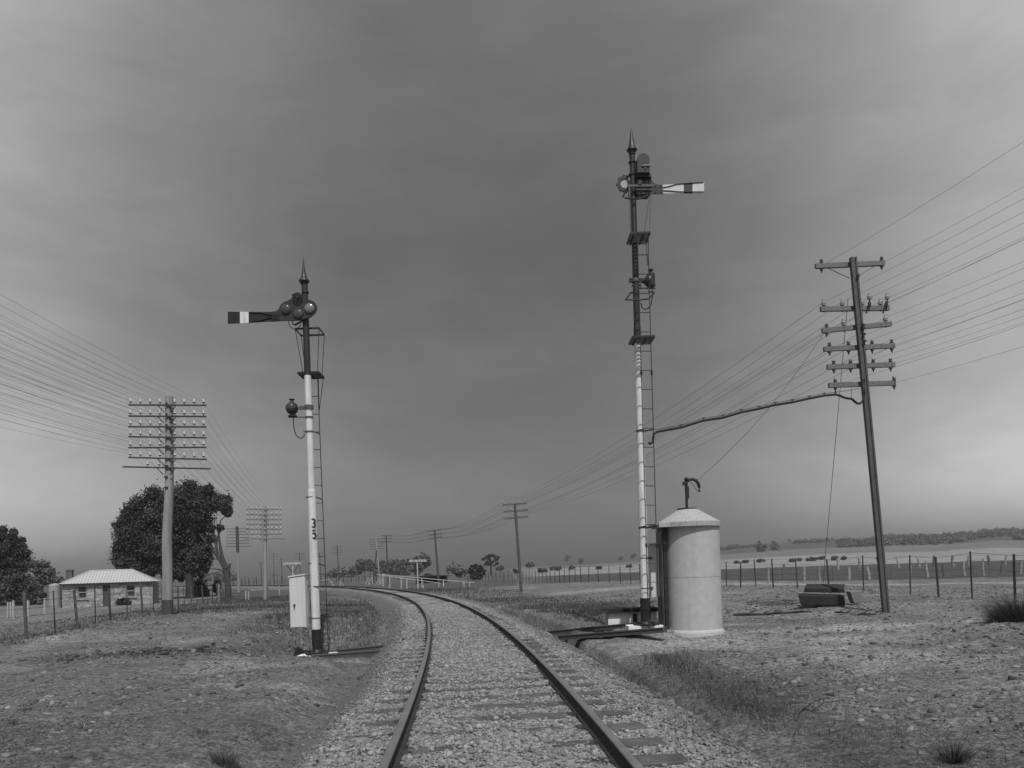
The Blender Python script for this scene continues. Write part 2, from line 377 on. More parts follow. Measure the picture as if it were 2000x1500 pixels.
ICO = None
def icosa():
    p = (1+5**.5)/2
    v = np.array([(-1,p,0),(1,p,0),(-1,-p,0),(1,-p,0),(0,-1,p),(0,1,p),(0,-1,-p),(0,1,-p),(p,0,-1),(p,0,1),(-p,0,-1),(-p,0,1)])/1.9
    f = np.array([(0,11,5),(0,5,1),(0,1,7),(0,7,10),(0,10,11),(1,5,9),(5,11,4),(11,10,2),(10,7,6),(7,1,8),(3,9,4),(3,4,2),(3,2,6),(3,6,8),(3,8,9),(4,9,5),(2,4,11),(6,2,10),(8,6,7),(9,8,1)])
    return v, f
def stones(name, pos, size, m, label, flat=.75, lo=.10, hi=.30, mul=1.0):
    n = len(pos); bv, bf = icosa()
    sc = size[:, None]*rng.uniform(.6, 1.3, (n, 3)); sc[:, 2] *= flat
    v = bv[None]*(1+rng.uniform(-.28, .28, (n, 12, 1)))*sc[:, None, :]
    a = rng.uniform(0, 6.283, n); b = rng.uniform(-.6, .6, n)
    ca, sa, cb, sb = np.cos(a)[:, None], np.sin(a)[:, None], np.cos(b)[:, None], np.sin(b)[:, None]
    x, y, z = v[..., 0], v[..., 1], v[..., 2]
    x, z = x*cb-z*sb, x*sb+z*cb
    x, y = x*ca-y*sa, x*sa+y*ca
    v = np.stack([x, y, z], -1)+pos[:, None, :]
    f = (bf[None]+12*np.arange(n)[:, None, None]).reshape(-1, 3)
    o = np_mesh(name, v.reshape(-1, 3), f, m, attr=np.repeat((lo+(hi-lo)*rng.random(n)**1.5)*mul, 12))
    return tag(o, label, None, None, 'stuff')
def ballast_stones():
    n = 150000
    t = 3.5+(rng.random(n)**1.25)*30; s = rng.uniform(-2.45, 2.5, n)
    keep = rng.random(n) < np.where(s < 0, 1-.95*sst(1.1, 1.9, -s), 1-.75*sst(1.35, 2.3, s))*(.45+.8*vnoise(s*1.3, t*.8, 260))
    t, s = t[keep], s[keep]
    p = track_pt(t, s); p[:, 2] = ballast_z(s, t)+rng.uniform(-.006, .014, len(t))
    size = (.008+.016*rng.random(len(t))**1.6)*(1+.022*t)
    rail = np.abs(np.abs(s)-.84) < .075
    slp = (np.abs((t/.60+.5) % 1-.5)*.60 < .13) & (np.abs(s) < 1.32) & (p[:, 2] < -.120) & (rng.random(len(t)) < .75)
    k = ~rail & ~slp
    dirt = 1-.5*sst(1.25, 2.1, np.abs(s))*(.5+vnoise(s*1.5, t*1.1, 262))
    big = 1+.9*(rng.random(len(t)) < .03)
    stones('ballast_stones', p[k], (size*big)[k], STONE, 'loose crushed stones of the ballast', .75, .15, .30, dirt[k])
ballast_stones()
def field_stones():
    n = 52000
    r = 4.5*np.exp(rng.random(n)*2.2); a = np.radians(rng.uniform(-40, 40, n))
    x, y = r*np.sin(a), r*np.cos(a); s = track_s(x, y)
    cl = vnoise(x/1.7, y/1.7, 301)*.6+vnoise(x/.5, y/.5, 302)*.4
    k = ((s > 3.6) | (s < -2.4)) & (cl+.5*rng.random(n) > np.where(x > 0, .72, .78))
    x, y, r = x[k], y[k], r[k]
    p = np.stack([x, y, ground_z(x, y)], -1); p[:, 2] += .004
    size = .005+.05*rng.random(len(x))**9+.0008*r; mul = np.ones(len(x))
    q = rng.normal(0, 1, (420, 2)); cx_ = -7.5+q[:, 0]*1.15; cy_ = 15.25+.28*(cx_+7.5)+q[:, 1]*.32
    p = np.vstack([p, np.stack([cx_, cy_, ground_z(cx_, cy_)+.008], -1)]); size = np.concatenate([size, .015+.075*rng.random(420)**4]); mul = np.concatenate([mul, rng.uniform(.35, .9, 420)])
    stones('scattered_stones', p, size, ROCK, 'small stones and clods scattered over the dry ground', .6, .06, .24, mul)
field_stones()

# ------------------------------------------------------------------ grass
def blades(name, x, y, h, w, m, label, lean=.5, lo=.04, hi=.1):
    n = len(x); z = ground_z(x, y)-.01
    a = rng.uniform(0, 6.283, n); la = rng.uniform(0, 6.283, n); ll = h*lean*rng.random(n)
    b0 = np.stack([x-np.cos(a)*w, y-np.sin(a)*w, z], -1); b1 = np.stack([x+np.cos(a)*w, y+np.sin(a)*w, z], -1)
    tp = np.stack([x+np.cos(la)*ll, y+np.sin(la)*ll, z+h], -1)
    v = np.stack([b0, b1, tp], 1).reshape(-1, 3); f = np.arange(3*n).reshape(-1, 3)
    o = np_mesh(name, v, f, m, attr=np.repeat(lo+(hi-lo)*rng.random(n), 3))
    return tag(o, label, None, None, 'stuff')
def scatter(n, rmin, rmax, amin, amax):
    r = rmin*np.exp(rng.random(n)*math.log(rmax/rmin)); a = np.radians(rng.uniform(amin, amax, n))
    return r*np.sin(a), r*np.cos(a), r
def grass():
    x, y, r = scatter(800000, 4.2, 75, -38, 38)
    s = track_s(x, y); cl = vnoise(x/1.1, y/1.1, 401)*.55+vnoise(x/.35, y/.35, 402)*.45
    big = vnoise(x/4, y/4, 404)
    d = np.zeros_like(x)
    d = np.maximum(d, .75*np.exp(-((s-2.72-.03*y)/.38)**2)*(y < 15)*sst(7.0, 9.5, y)+.04*sst(2.4, 3, s)*(1-sst(4.0, 5.5, s))*(y < 14))            # right ditch, near
    d = np.maximum(d, .9*sst(2.4, 2.9, s)*(1-sst(5.0, 7.5, s))*sst(18, 21, y))   # right bank, far
    d = np.maximum(d, 1.0*sst(-6.3, -5.0, s)*(1-sst(-2.6, -2.1, s))*sst(17.6, 18.6, y)*(1-sst(30, 60, y)))   # hollow behind left signal
    d = np.maximum(d, .75*sst(-16, -12, s)*(1-sst(-6, -4, s))*sst(24, 30, y))
    d = np.maximum(d, .6*np.exp(-((x+12.6+.22*(y-19))/.8)**2)*(y > 17)*(y < 45))
    d = d*(1-sst(12.6, 13.4, y)*(1-sst(15.6, 16.4, y))*(s > 0))
    k = rng.random(len(x)) < np.clip(d*(.35+1.2*cl), 0, 1)*.62
    x, y, r = x[k], y[k], r[k]
    h = (.025+.17*rng.random(len(x))**1.6)*(.5+.8*vnoise(x/1.3, y/1.3, 405))*(1+.004*r); w = .0012+.00033*r
    blades('green_grass', x, y, h, w, GRASSD, 'dark wispy grass along the ditches and hollows', 1.2, .04, .10)
    x, y, r = scatter(420000, 4.2, 60, -38, 38); s = track_s(x, y)
    cl = vnoise(x/1.9, y/1.9, 411)*.5+vnoise(x/.45, y/.45, 412)*.5
    k = ((s > 2.6) | (s < -2.5)) & (rng.random(len(x)) < np.clip((cl-.48)*3.2, 0, 1)) & ~((np.abs(x-3.9) < .75) & (np.abs(y-15.8) < .75))
    x, y, r = x[k], y[k], r[k]
    h = (.008+.035*rng.random(len(x))**2)*(1+.01*r); w = .0012+.0004*r
    blades('dry_grass', x, y, h, w, GRASSL, 'short dry pale grass and straw over the ground', 3.5, .08, .30)
grass()
def tuft(u, v, D, n, h, rad, label, dark=True, lean=.8):
    c = W(u, v, D); x0, y0 = c[0], c[1]; z0 = gz(x0, y0)
    q = rng.normal(0, rad, (n, 2)); hh = h*rng.uniform(.35, 1, n)*np.exp(-(q**2).sum(1)/(4*rad*rad))
    a = np.arctan2(q[:, 1], q[:, 0])+rng.normal(0, .5, n); l = hh*lean*rng.random(n)
    bx, by = q[:, 0]*.6, q[:, 1]*.6; w = .002+.0003*D; b = rng.uniform(0, 6.283, n)
    zb = ground_z(x0+bx, y0+by)-z0-.02
    v = np.stack([np.stack([bx-np.cos(b)*w, by-np.sin(b)*w, zb], -1), np.stack([bx+np.cos(b)*w, by+np.sin(b)*w, zb], -1),
                  np.stack([bx+np.cos(a)*l, by+np.sin(a)*l, zb+hh], -1)], 1).reshape(-1, 3)
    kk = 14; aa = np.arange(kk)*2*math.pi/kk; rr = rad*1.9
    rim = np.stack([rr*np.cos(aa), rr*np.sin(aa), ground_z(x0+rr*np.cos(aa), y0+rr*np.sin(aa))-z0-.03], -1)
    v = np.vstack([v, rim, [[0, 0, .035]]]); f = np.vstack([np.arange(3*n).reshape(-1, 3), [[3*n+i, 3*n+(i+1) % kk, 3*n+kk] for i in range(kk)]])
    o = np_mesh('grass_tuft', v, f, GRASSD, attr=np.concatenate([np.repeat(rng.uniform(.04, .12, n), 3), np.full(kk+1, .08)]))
    o.location = (x0, y0, z0); tag(o, label, 'grass tuft')
tuft(440, 1432, 7.2, 500, .26, .10, 'dark grass tuft in the left foreground, the larger one nearest the bottom edge')
tuft(1998, 1228, 14.2, 4200, .70, .42, 'large dark bushy tuft at the right edge of the picture', lean=1.5)
tuft(1862, 1452, 6.2, 420, .30, .06, 'leaning dark tuft in the bottom right corner', lean=1.6)
tuft(395, 1408, 8.0, 150, .12, .06, 'small low tuft just left of the large foreground tuft')
tuft(25, 1382, 8.6, 160, .13, .06, 'small round tuft near the left edge of the foreground')
tuft(1240, 1330, 9.3, 300, .24, .09, 'thin dark tuft in the ditch just right of the near rail')

# ------------------------------------------------------------------ railway track
def build_track():
    root = thing('railway_track', track_pt(12.0, 0, -.2), 'single railway track on wooden sleepers curving away to the left', 'railway track')
    o3 = ORI[root.name]
    prof = [(-.062,-.128),(-.062,-.116),(-.012,-.102),(-.009,-.045),(-.033,-.036),(-.034,-.008),(-.024,0),(.024,0),(.034,-.008),(.033,-.036),(.009,-.045),(.012,-.102),(.062,-.116),(.062,-.128)]
    t = np.concatenate([np.arange(-6, 60, .5), np.arange(60, 205, 1.5)])
    for g in (-.84, .84):
        k = len(prof); vs = np.concatenate([track_pt(t, g+px, pz)[:, None, :] for px, pz in prof], 1)
        vs = vs.reshape(-1, 3)-np.array(o3)
        i, j = np.meshgrid(np.arange(len(t)-1), np.arange(k), indexing='ij'); j2 = (j+1) % k
        f = np.stack([i*k+j, i*k+j2, (i+1)*k+j2, (i+1)*k+j], -1).reshape(-1, 4)
        mi = np.where(np.isin(j.ravel(), (5, 6, 7)), 1, 0)
        np_mesh('rail', vs, f, [RAILSIDE, RAILTOP], parent=root, midx=mi)
    def slp(tt, m):
        a = tt/TR+TH0+math.pi*0; yaw = a+random.uniform(-.012, .012)
        c = track_pt(tt+random.uniform(-.03, .03), random.uniform(-.03, .03), -.128-.065+random.uniform(-.006, .004))
        L_, Wd = 2.6+random.uniform(-.06, .06), .235+random.uniform(-.02, .02)
        # slightly bowed top with worn ends
        nx = 8; co, si = math.cos(yaw), math.sin(yaw); vs = []; 
        for i in range(nx+1):
            xx = -L_/2+L_*i/nx
            for yy, zz in ((-Wd/2,-.065),(Wd/2,-.065),(Wd/2,.055),(Wd/2-.02,.065),(-Wd/2+.02,.065),(-Wd/2,.055)):
                e = random.uniform(-.008, .008); yq = yy+e; zq = zz+random.uniform(-.005, .003)
                vs.append((c[0]+xx*co-yq*si, c[1]+xx*si+yq*co, c[2]+zq))
        fs = [(i*6+j, i*6+(j+1)%6, (i+1)*6+(j+1)%6, (i+1)*6+j) for i in range(nx) for j in range(6)]
        fs += [tuple(range(6))[::-1], tuple(range(nx*6, nx*6+6))]
        m.add(vs, fs)
    n = 0; rest = M(); tt = .60*5
    while tt < 200:
        if n < 100: m = M(); slp(tt, m); m.build('sleeper', SLEEPER, root)
        else: slp(tt, rest)
        n += 1; tt += .60
    tag(rest.build('sleeper', SLEEPER, root), kind='stuff')
    m = M(); tt = .60*5
    for i in range(60):
        for g in (-.84, .84):
            for sd in (-1, 1):
                p = track_pt(tt+.07*sd, g+sd*.075, -.112); m.box(tuple(p), (.028, .028, .03), .1)
            m.box(tuple(track_pt(tt, g, -.128)), (.26, .16, .012), tt/TR+TH0)
        tt += .60
    tag(m.build('rail_fastening', RAILSIDE, root), kind='stuff')
    for g, tj in ((-.84, 17.0), (.84, 17.6), (-.84, 28.2), (.84, 11.2)):
        m = M()
        for sd in (-1, 1):
            for q in range(4):
                p0 = track_pt(tj-.3+q*.15, g+sd*.026, -.07); p1 = track_pt(tj-.3+(q+1)*.15, g+sd*.026, -.07); m.beam(p0, p1, .022, .075)
            for q in range(4): m.ball(track_pt(tj-.22+q*.15, g+sd*.045, -.07), .016, n=8, m=5)
        m.build('fishplate', RAILSIDE, root)
build_track()

# ------------------------------------------------------------------ helper shapes in photo measure
def XZ(pts, D): return [(W(u, v, D)[0], W(u, v, D)[2]) for u, v in pts]
def circ(u, v, r, D, n=20, a0=0, a1=360):
    return [(u+r*math.cos(math.radians(a0+(a1-a0)*i/n)), v+r*math.sin(math.radians(a0+(a1-a0)*i/n))) for i in range(n+(a1-a0 < 360))]
def crop(sx, ox, oy): return lambda x, y: (ox+x/sx, oy+y/sx)

def signal_mast(root, pb, pt, secs, mats):
    """secs: (fraction from the base, radius, slot)"""
    m = M(); pb = np.array(pb); pt = np.array(pt); d = pt-pb
    for i in range(len(secs)-1):
        f0, r0, s0 = secs[i]; f1, r1, s1 = secs[i+1]
        if f1-f0 < 1e-6: continue
        m.tube([pb+d*f0, pb+d*f1], [r0, r1], 20, s0)
    return m.build('mast', mats, root, smooth=50)
def ladder(root, D, lr, rr, vtop, vbot, step, w=.03, extra=None):
    """lr, rr: functions v -> u of the two rails"""
    m = M()
    for q in (lr, rr):
        a = W(q(vbot), vbot, D); b = W(q(vtop), vtop, D); m.beam(a, b, .035, .012, up=(1, 0, 0))
    v = vbot-10
    while v > vtop+4:
        m.tube([W(lr(v), v, D), W(rr(v), v, D)], .0095, 6); v -= step
    return m.build('ladder', IRON, root, smooth=40)
def ring_band(m, c, r, h=.02, mi=0): m.lathe((c[0], c[1], c[2]-h/2), (0, 0, 1), [(0, r-.004), (0, r), (h, r), (h, r-.004)], 20, mi)

def stencil(root, mast_c, r, zc, strokes, w, name):
    m = M()
    for st in strokes:
        P = [np.array(p, float) for p in st]
        if len(P) == 2: P = [P[0]+(P[1]-P[0])*q/8 for q in range(9)]
        for i in range(len(P)-1):
            d = P[i+1]-P[i]; L_ = np.linalg.norm(d); nrm = np.array([-d[1], d[0]])/L_*w/2; e = d/L_*w*.12
            q = [P[i]-e-nrm, P[i+1]+e-nrm, P[i+1]+e+nrm, P[i]-e+nrm]
            vs = []
            for a, b in q:
                an = a/r; vs.append((mast_c[0]+(r+.004)*math.sin(an), mast_c[1]-(r+.004)*math.cos(an), zc+b))
            m.add(vs, [(0, 1, 2, 3)])
    return m.build(name, BLACK, root)
def arc(cx, cy, rx, ry, a0, a1, n=8):
    return [(cx+rx*math.cos(math.radians(a0+(a1-a0)*i/n)), cy+ry*math.sin(math.radians(a0+(a1-a0)*i/n))) for i in range(n+1)]

# ------------------------------------------------------------------ LEFT SIGNAL (number 35), facing us
def left_signal():
    D = 17.3; k = D/F; c1 = crop(3.75, 420, 480); c2 = crop(3.4091, 540, 860); c5 = crop(15, 540, 560)
    pb = W(619.2, 1272, D); pt = W(594.5, 545, D)
    root = thing('semaphore_signal', pb, 'shorter semaphore signal numbered 35, dark arm with a white band pointing left', 'railway signal')
    H = 1272-545
    def fr(v): return (1272-v)/H
    signal_mast(root, pb, pt, [(0, .105, 2), (fr(1262), .105, 2), (fr(1262), .108, 2), (fr(1229), .108, 2), (fr(1229), .098, 1), (fr(985), .096, 1), (fr(960), .090, 1), (fr(955), .078, 1), (fr(734), .077, 1), (fr(733.9), .0775, 0), (1, .072, 0)], [DARK, WHITE, BLACK])
    ax = np.array(pt)-np.array(pb); ax /= np.linalg.norm(ax)
    m = M(); b = W(594.2, 556, D)
    m.lathe(b, ax, [(0, .078), (.01, .086), (.03, .086), (.035, .078), (.045, .10), (.07, .124), (.10, .122), (.125, .098), (.155, .078), (.20, .060), (.256, .049), (.415, .028), (.55, .013), (.63, .003)], 20)
    m.build('finial', DARK, root, smooth=40)
    # arm plate + spectacle casting
    yA = D-.16
    def pr(m, pts, a, b, mi=0, f=c1): m.prism(XZ([f(*p) for p in pts], a), a, b, mi)
    arm = M()
    pr(arm, [(93,483),(181,483),(181,568),(93,571)], yA-.008, yA+.008, 1)
    pr(arm, [(182,483),(246,484),(246,564),(182,568)], yA-.008, yA+.008, 2)
    pr(arm, [(247,484),(420,485),(420,553),(247,564)], yA-.008, yA+.008, 1)
    cast = [(408,484),(445,479),(462,468),(476,440),(492,420),(512,408),(540,402),(560,385),(572,366),(585,348),(603,342),(622,346),(638,362),(648,382),(668,396),(700,398),(728,412),(744,436),(746,462),(738,485),(722,500),(700,520),(660,535),(610,545),(480,548),(408,553)]
    pr(arm, cast, yA+.008, yA+.055, 0)
    for u, v, r in ((518,465,42),(608,498,42),(690,458,42)):   # raised lens rims
        cc = W(*c1(u, v), yA-.01); ro = r/3.75*k
        arm.lathe((cc[0], yA-.03, cc[2]), (0, 1, 0), [(0, ro-.014), (0, ro+.012), (.045, ro+.012)], 24, 0)
    # webs along the arm
    for pts in ([(250,487),(330,489),(400,505),(470,505)], [(250,558),(330,548),(400,525),(470,525)]):
        arm.tube([W(*c1(*p), D-.18) for p in pts], .011, 6, 1)
    for x in (422, 465): arm.beam(W(*c1(x, 484), D-.178), W(*c1(x, 548), D-.178), .02, .012, 0, up=(0, 1, 0))
    aob = arm.build('signal_arm', [DARK, ARMBLK, WHITE], root, smooth=35)
    # pivot wheel above the lenses
    m = M(); pc = W(*c1(603, 378), yA-.03); rr = 32/3.75*k
    ringp = [(pc[0]+rr*math.cos(a), yA-.035, pc[2]+rr*math.sin(a)) for a in np.linspace(0, 2*math.pi, 21)]
    m.tube(ringp, .013, 6, cap=False)
    for a in (0, 90, 180, 270): m.tube([(pc[0], yA-.035, pc[2]), (pc[0]+rr*math.cos(math.radians(a)), yA-.035, pc[2]+rr*math.sin(math.radians(a)))], .011, 6)
    m.lathe((pc[0], yA-.05, pc[2]), (0, 1, 0), [(0, .03), (.06, .03)], 12)
    m.build('pivot_wheel', IRON, aob, smooth=40)
    for i, (u, v, r) in enumerate(((518,465,37),(608,498,37),(690,458,37))):
        m = M(); cc = W(*c1(u, v), yA-.01); ro = r/3.75*k; m.ball((cc[0], yA-.005, cc[2]), ro, (1, .38, 1), 20, 14)
        m.build('lens', LENSG if i == 2 else LENS, aob, smooth=80)
    # lamp / mechanism case behind the casting
    m = M(); c = W(*c1(612, 450), D)
    m.box((c[0], D+.05-.02, c[2]), (.44, .22, .30)); m.box((c[0]-.02, D+.0, c[2]+.2), (.2, .18, .16))
    for y in (343, 400): 
        q = W(*c1(660, y), D); ring_band(m, (q[0], D, q[2]), .088, .03)
    m.build('mechanism_case', DARK, root)
    m = M()
    pts = [c1(572,545), c1(572,578), c1(590,582), c1(640,555), c1(668,535)]
    m.tube([W(*p, D)+np.array([0, -.03, 0]) for p in pts], [.012, .012, .022, .022, .03], 8)
    m.build('arm_bracket', IRON, root, smooth=40)
    m = M(); pts = [c1(538,548), c1(542,570), c1(553,595), c1(575,612), c1(600,608), c1(620,590), c1(632,570)]
    m.tube([W(*p, D) for p in pts], .008, 6); m.build('arm_cable', CABLE, root, smooth=40)
    # hoop guard: level frame reaching back from the mast, with rods down to the platform
    def lvl(u0, u1, v, D0, dep): # near-left, near-right at D0; far pair straight behind
        a, b = W(u0, v, D0), W(u1, v, D0); b[2] = a[2] = (a[2]+b[2])/2
        return a, b, b+np.array([0, dep, 0]), a+np.array([0, dep, 0])
    dep = .50
    A = lvl(576.5, 623, 641.5, D, dep)
    m = M()
    for i in range(4): m.beam(A[i], A[(i+1) % 4], .012, .045)
    m.build('hoop_guard', IRON, root)
    B = lvl(581.3, 622.7, 727.5, D, dep)
    m = M()
    n = 14
    for i in range(n):
        f = (i+.5)/n; m.beam(B[0]+(B[3]-B[0])*f, B[1]+(B[2]-B[1])*f, .02, .012)
    for i in range(4): m.beam(B[i], B[(i+1) % 4], .02, .045)
    m.beam((B[0]+B[1])/2-np.array([0, 0, .02]), (B[2]+B[3])/2-np.array([0, 0, .02]), .05, .03)
    m.build('platform', IRON, root)
    m = M()
    for a, b in ((A[3], B[3]+(B[2]-B[3])*.12), (A[2], B[2]-(B[2]-B[3])*.12), (A[0], B[0]+(B[1]-B[0])*.25), (A[1], B[1]-(B[1]-B[0])*.06)): m.tube([a, b], .008, 6)
    q = W(623.6, 802, D+dep)
    for i, t in ((2, 0), (1, 0)): m.tube([B[i]+np.array([-.02, 0, 0]), q], .008, 6)
    m.build('stay_rod', IRON, root)
    # ladder at the back
    rr_ = lambda v: 620.5+(v-740)*.0395
    ladder(root, D+dep-.04, lambda v: rr_(v)-19, rr_, 733, 1270, 34.7)
    # brackets from ladder to mast
    for v in (843, 971, 1101):
        m = M(); q = W(618.8-(1272-v)*.034, v, D); ring_band(m, q, .095, .022)
        m.beam(q+np.array([.09, 0, 0]), W(rr_(v)-.5, v+4, D+dep-.04), .012, .03); m.beam(q+np.array([-.13, -.02, 0]), q+np.array([-.08, 0, 0]), .05, .03)
        m.build('ladder_bracket', GREYIRON, root)
    # marker lamp
    lc = W(*c1(563, 1190), D)
    m = M(); r = 46/3.75*k
    m.ball((lc[0], D, lc[2]), r, (1, 1.05, 1), 20, 12)
    m.lathe((lc[0]+.005, D, lc[2]+r*.85), (0, 0, 1), [(0, .05), (.06, .035), (.07, .06), (.085, .07), (.095, .02)], 14)
    m.lathe((lc[0]+.01, D, lc[2]-r*1.35), (0, 0, 1), [(0, .11), (.02, .11), (.02, .07), (.08, .07)], 14)
    lamp = m.build('marker_lamp', DARK, root, smooth=40)
    m = M(); m.ball((lc[0], D-r*.45, lc[2]), r*.8, (1, .75, 1), 20, 12); m.build('lens', LENS, lamp, smooth=80)
    m = M(); a = W(*c1(615, 1188), D); b = W(*c1(720, 1182), D)
    m.beam(a+np.array([0, .02, 0]), b+np.array([0, -.0, 0]), .05, .075); q = W(*c1(688, 1183), D); ring_band(m, q, .098, .09)
    a = W(*c1(540, 1256), D); b = W(*c1(715, 1255), D); m.beam(a, b, .04, .022); q = W(*c1(689, 1256), D); ring_band(m, q, .094, .03)
    m.build('lamp_bracket', GREYIRON, lamp)
    m = M(); pts = [(573,1258),(574,1300),(580,1345),(592,1385),(612,1406),(632,1410),(650,1396),(657,1380)]
    m.tube([W(*c1(*p), D) for p in pts], .012, 8); m.build('lamp_cable', CABLE, lamp, smooth=50)
    # white equipment cabinet hung on the mast
    m = M(); yc = D-.10
    P = [W(*c2(*p), D) for p in ((118,1244),(222,1240),(208,897),(104,912))]
    x0 = (P[0][0]+P[3][0])/2; x1 = (P[1][0]+P[2][0])/2; z0 = (P[0][2]+P[1][2])/2; zl, zr = P[3][2], P[2][2]
    y0, y1 = yc-.16, yc+.16
    m.hexa([(x0,y0,z0),(x1,y0,z0),(x1,y1,z0),(x0,y1,z0),(x0,y0,zl),(x1,y0,zr),(x1,y1,zr),(x0,y1,zl)])
    m.hexa([(x0-.02,y0-.03,zl),(x1+.015,y0-.03,zr+.004),(x1+.015,y1+.02,zr+.004),(x0-.02,y1+.02,zl),(x0-.02,y0-.03,zl+.03),(x1+.015,y0-.03,zr+.034),(x1+.015,y1+.02,zr+.034),(x0-.02,y1+.02,zl+.03)])
    cab = m.build('equipment_cabinet', WHITE2, root)
    m = M(); m.hexa([(x0+.015,y0-.012,z0+.02),(x1-.012,y0-.012,z0+.02),(x1-.012,y0,z0+.02),(x0+.015,y0,z0+.02),(x0+.015,y0-.012,zl-.02),(x1-.012,y0-.012,zr-.02),(x1-.012,y0,zr-.02),(x0+.015,y0,zl-.02)])
    m.build('cabinet_door', WHITE2, cab)
    m = M(); h = W(*c2(143, 1092), D); m.beam((h[0]-.025, y0-.03, h[2]), (h[0]+.025, y0-.03, h[2]), .02, .018); m.beam((h[0], y0-.03, h[2]), (h[0]-.006, y0-.03, h[2]-.10), .016, .016, up=(0, 1, 0)); m.box((h[0], y0-.018, h[2]), (.02, .02, .03))
    m.build('handle', IRON, cab)
    for v in (972, 1183):
        m = M(); q = W(*c2(262, v), D); ring_band(m, q, .104, .022); m.beam((x1-.005, D-.03, q[2]+.02), (q[0]-.07, D-.02, q[2]), .05, .05)
        m.build('mounting_bracket', GREYIRON, root)
    m = M(); q = W(619.3, 1273, D)
    m.lathe((q[0], q[1], q[2]-.035), (0, 0, 1), [(0, .27), (.035, .27), (.035, .15), (.05, .14), (.09, .112)], 24)
    for i in range(4): a = math.radians(45+90*i); m.lathe((q[0]+.2*math.cos(a), q[1]+.2*math.sin(a), q[2]), (0, 0, 1), [(0, .025), (.03, .025)], 6)
    m.build('base_plate', IRON, root, smooth=40)
    # stencilled numerals 3 and 5
    q = W(613.3, 1022, D); r = .097; w = .034; sx, sy = .056, .088
    three = [arc(0, .044, sx, .048, 155, -78, 12), arc(0, -.044, sx, .048, 78, -155, 12)]
    stencil(root, (q[0], q[1]), r, q[2], [[(a-.004, b) for a, b in s] for s in three], w, 'stencilled_numeral')
    q = W(614.8, 1043.5, D)
    five = [[(-.052, .088), (.052, .088)], [(-.046, .088), (-.050, .006)], arc(-.004, -.036, .058, .058, 138, -150, 16)]
    stencil(root, (q[0], q[1]), r, q[2], [[(a-.004, b) for a, b in s] for s in five], w, 'stencilled_numeral')
    # footing and trunking
    f = M(); q = W(618, 1279, D); zt = q[2]+.012
    f.box((q[0]+.02, D-.02, zt-.18), (.82, .74, .36)); f.box((q[0]-.1, D-.36, zt-.2), (.36, .2, .36), .7)
    o = f.build('concrete_footing', CONCW, None, origin=(q[0], D, zt-.36)); tag(o, 'whitewashed concrete footing under the shorter signal', 'footing')
    for (a, b, hgt, nm) in ((W(662, 1273, D+.35), W(748, 1264, 18.3), .08, 'upper'), (W(608, 1287, D-.42), W(744, 1277, 17.0), .14, 'lower')):
        m = M(); m.beam(a, b, .17, hgt); d = (b-a)/np.linalg.norm(b-a)
        m.beam(a+np.array([0, 0, hgt/2+.008]), b+np.array([0, 0, hgt/2+.008]), .20, .022)
        o = m.build('cable_trunking', TRUNK, None, origin=tuple((a+b)/2)); tag(o, 'dark timber cable trunking from the shorter signal to the track, the '+('farther' if nm == 'upper' else 'nearer')+' of the two', 'cable trunking')
    return root
left_signal()

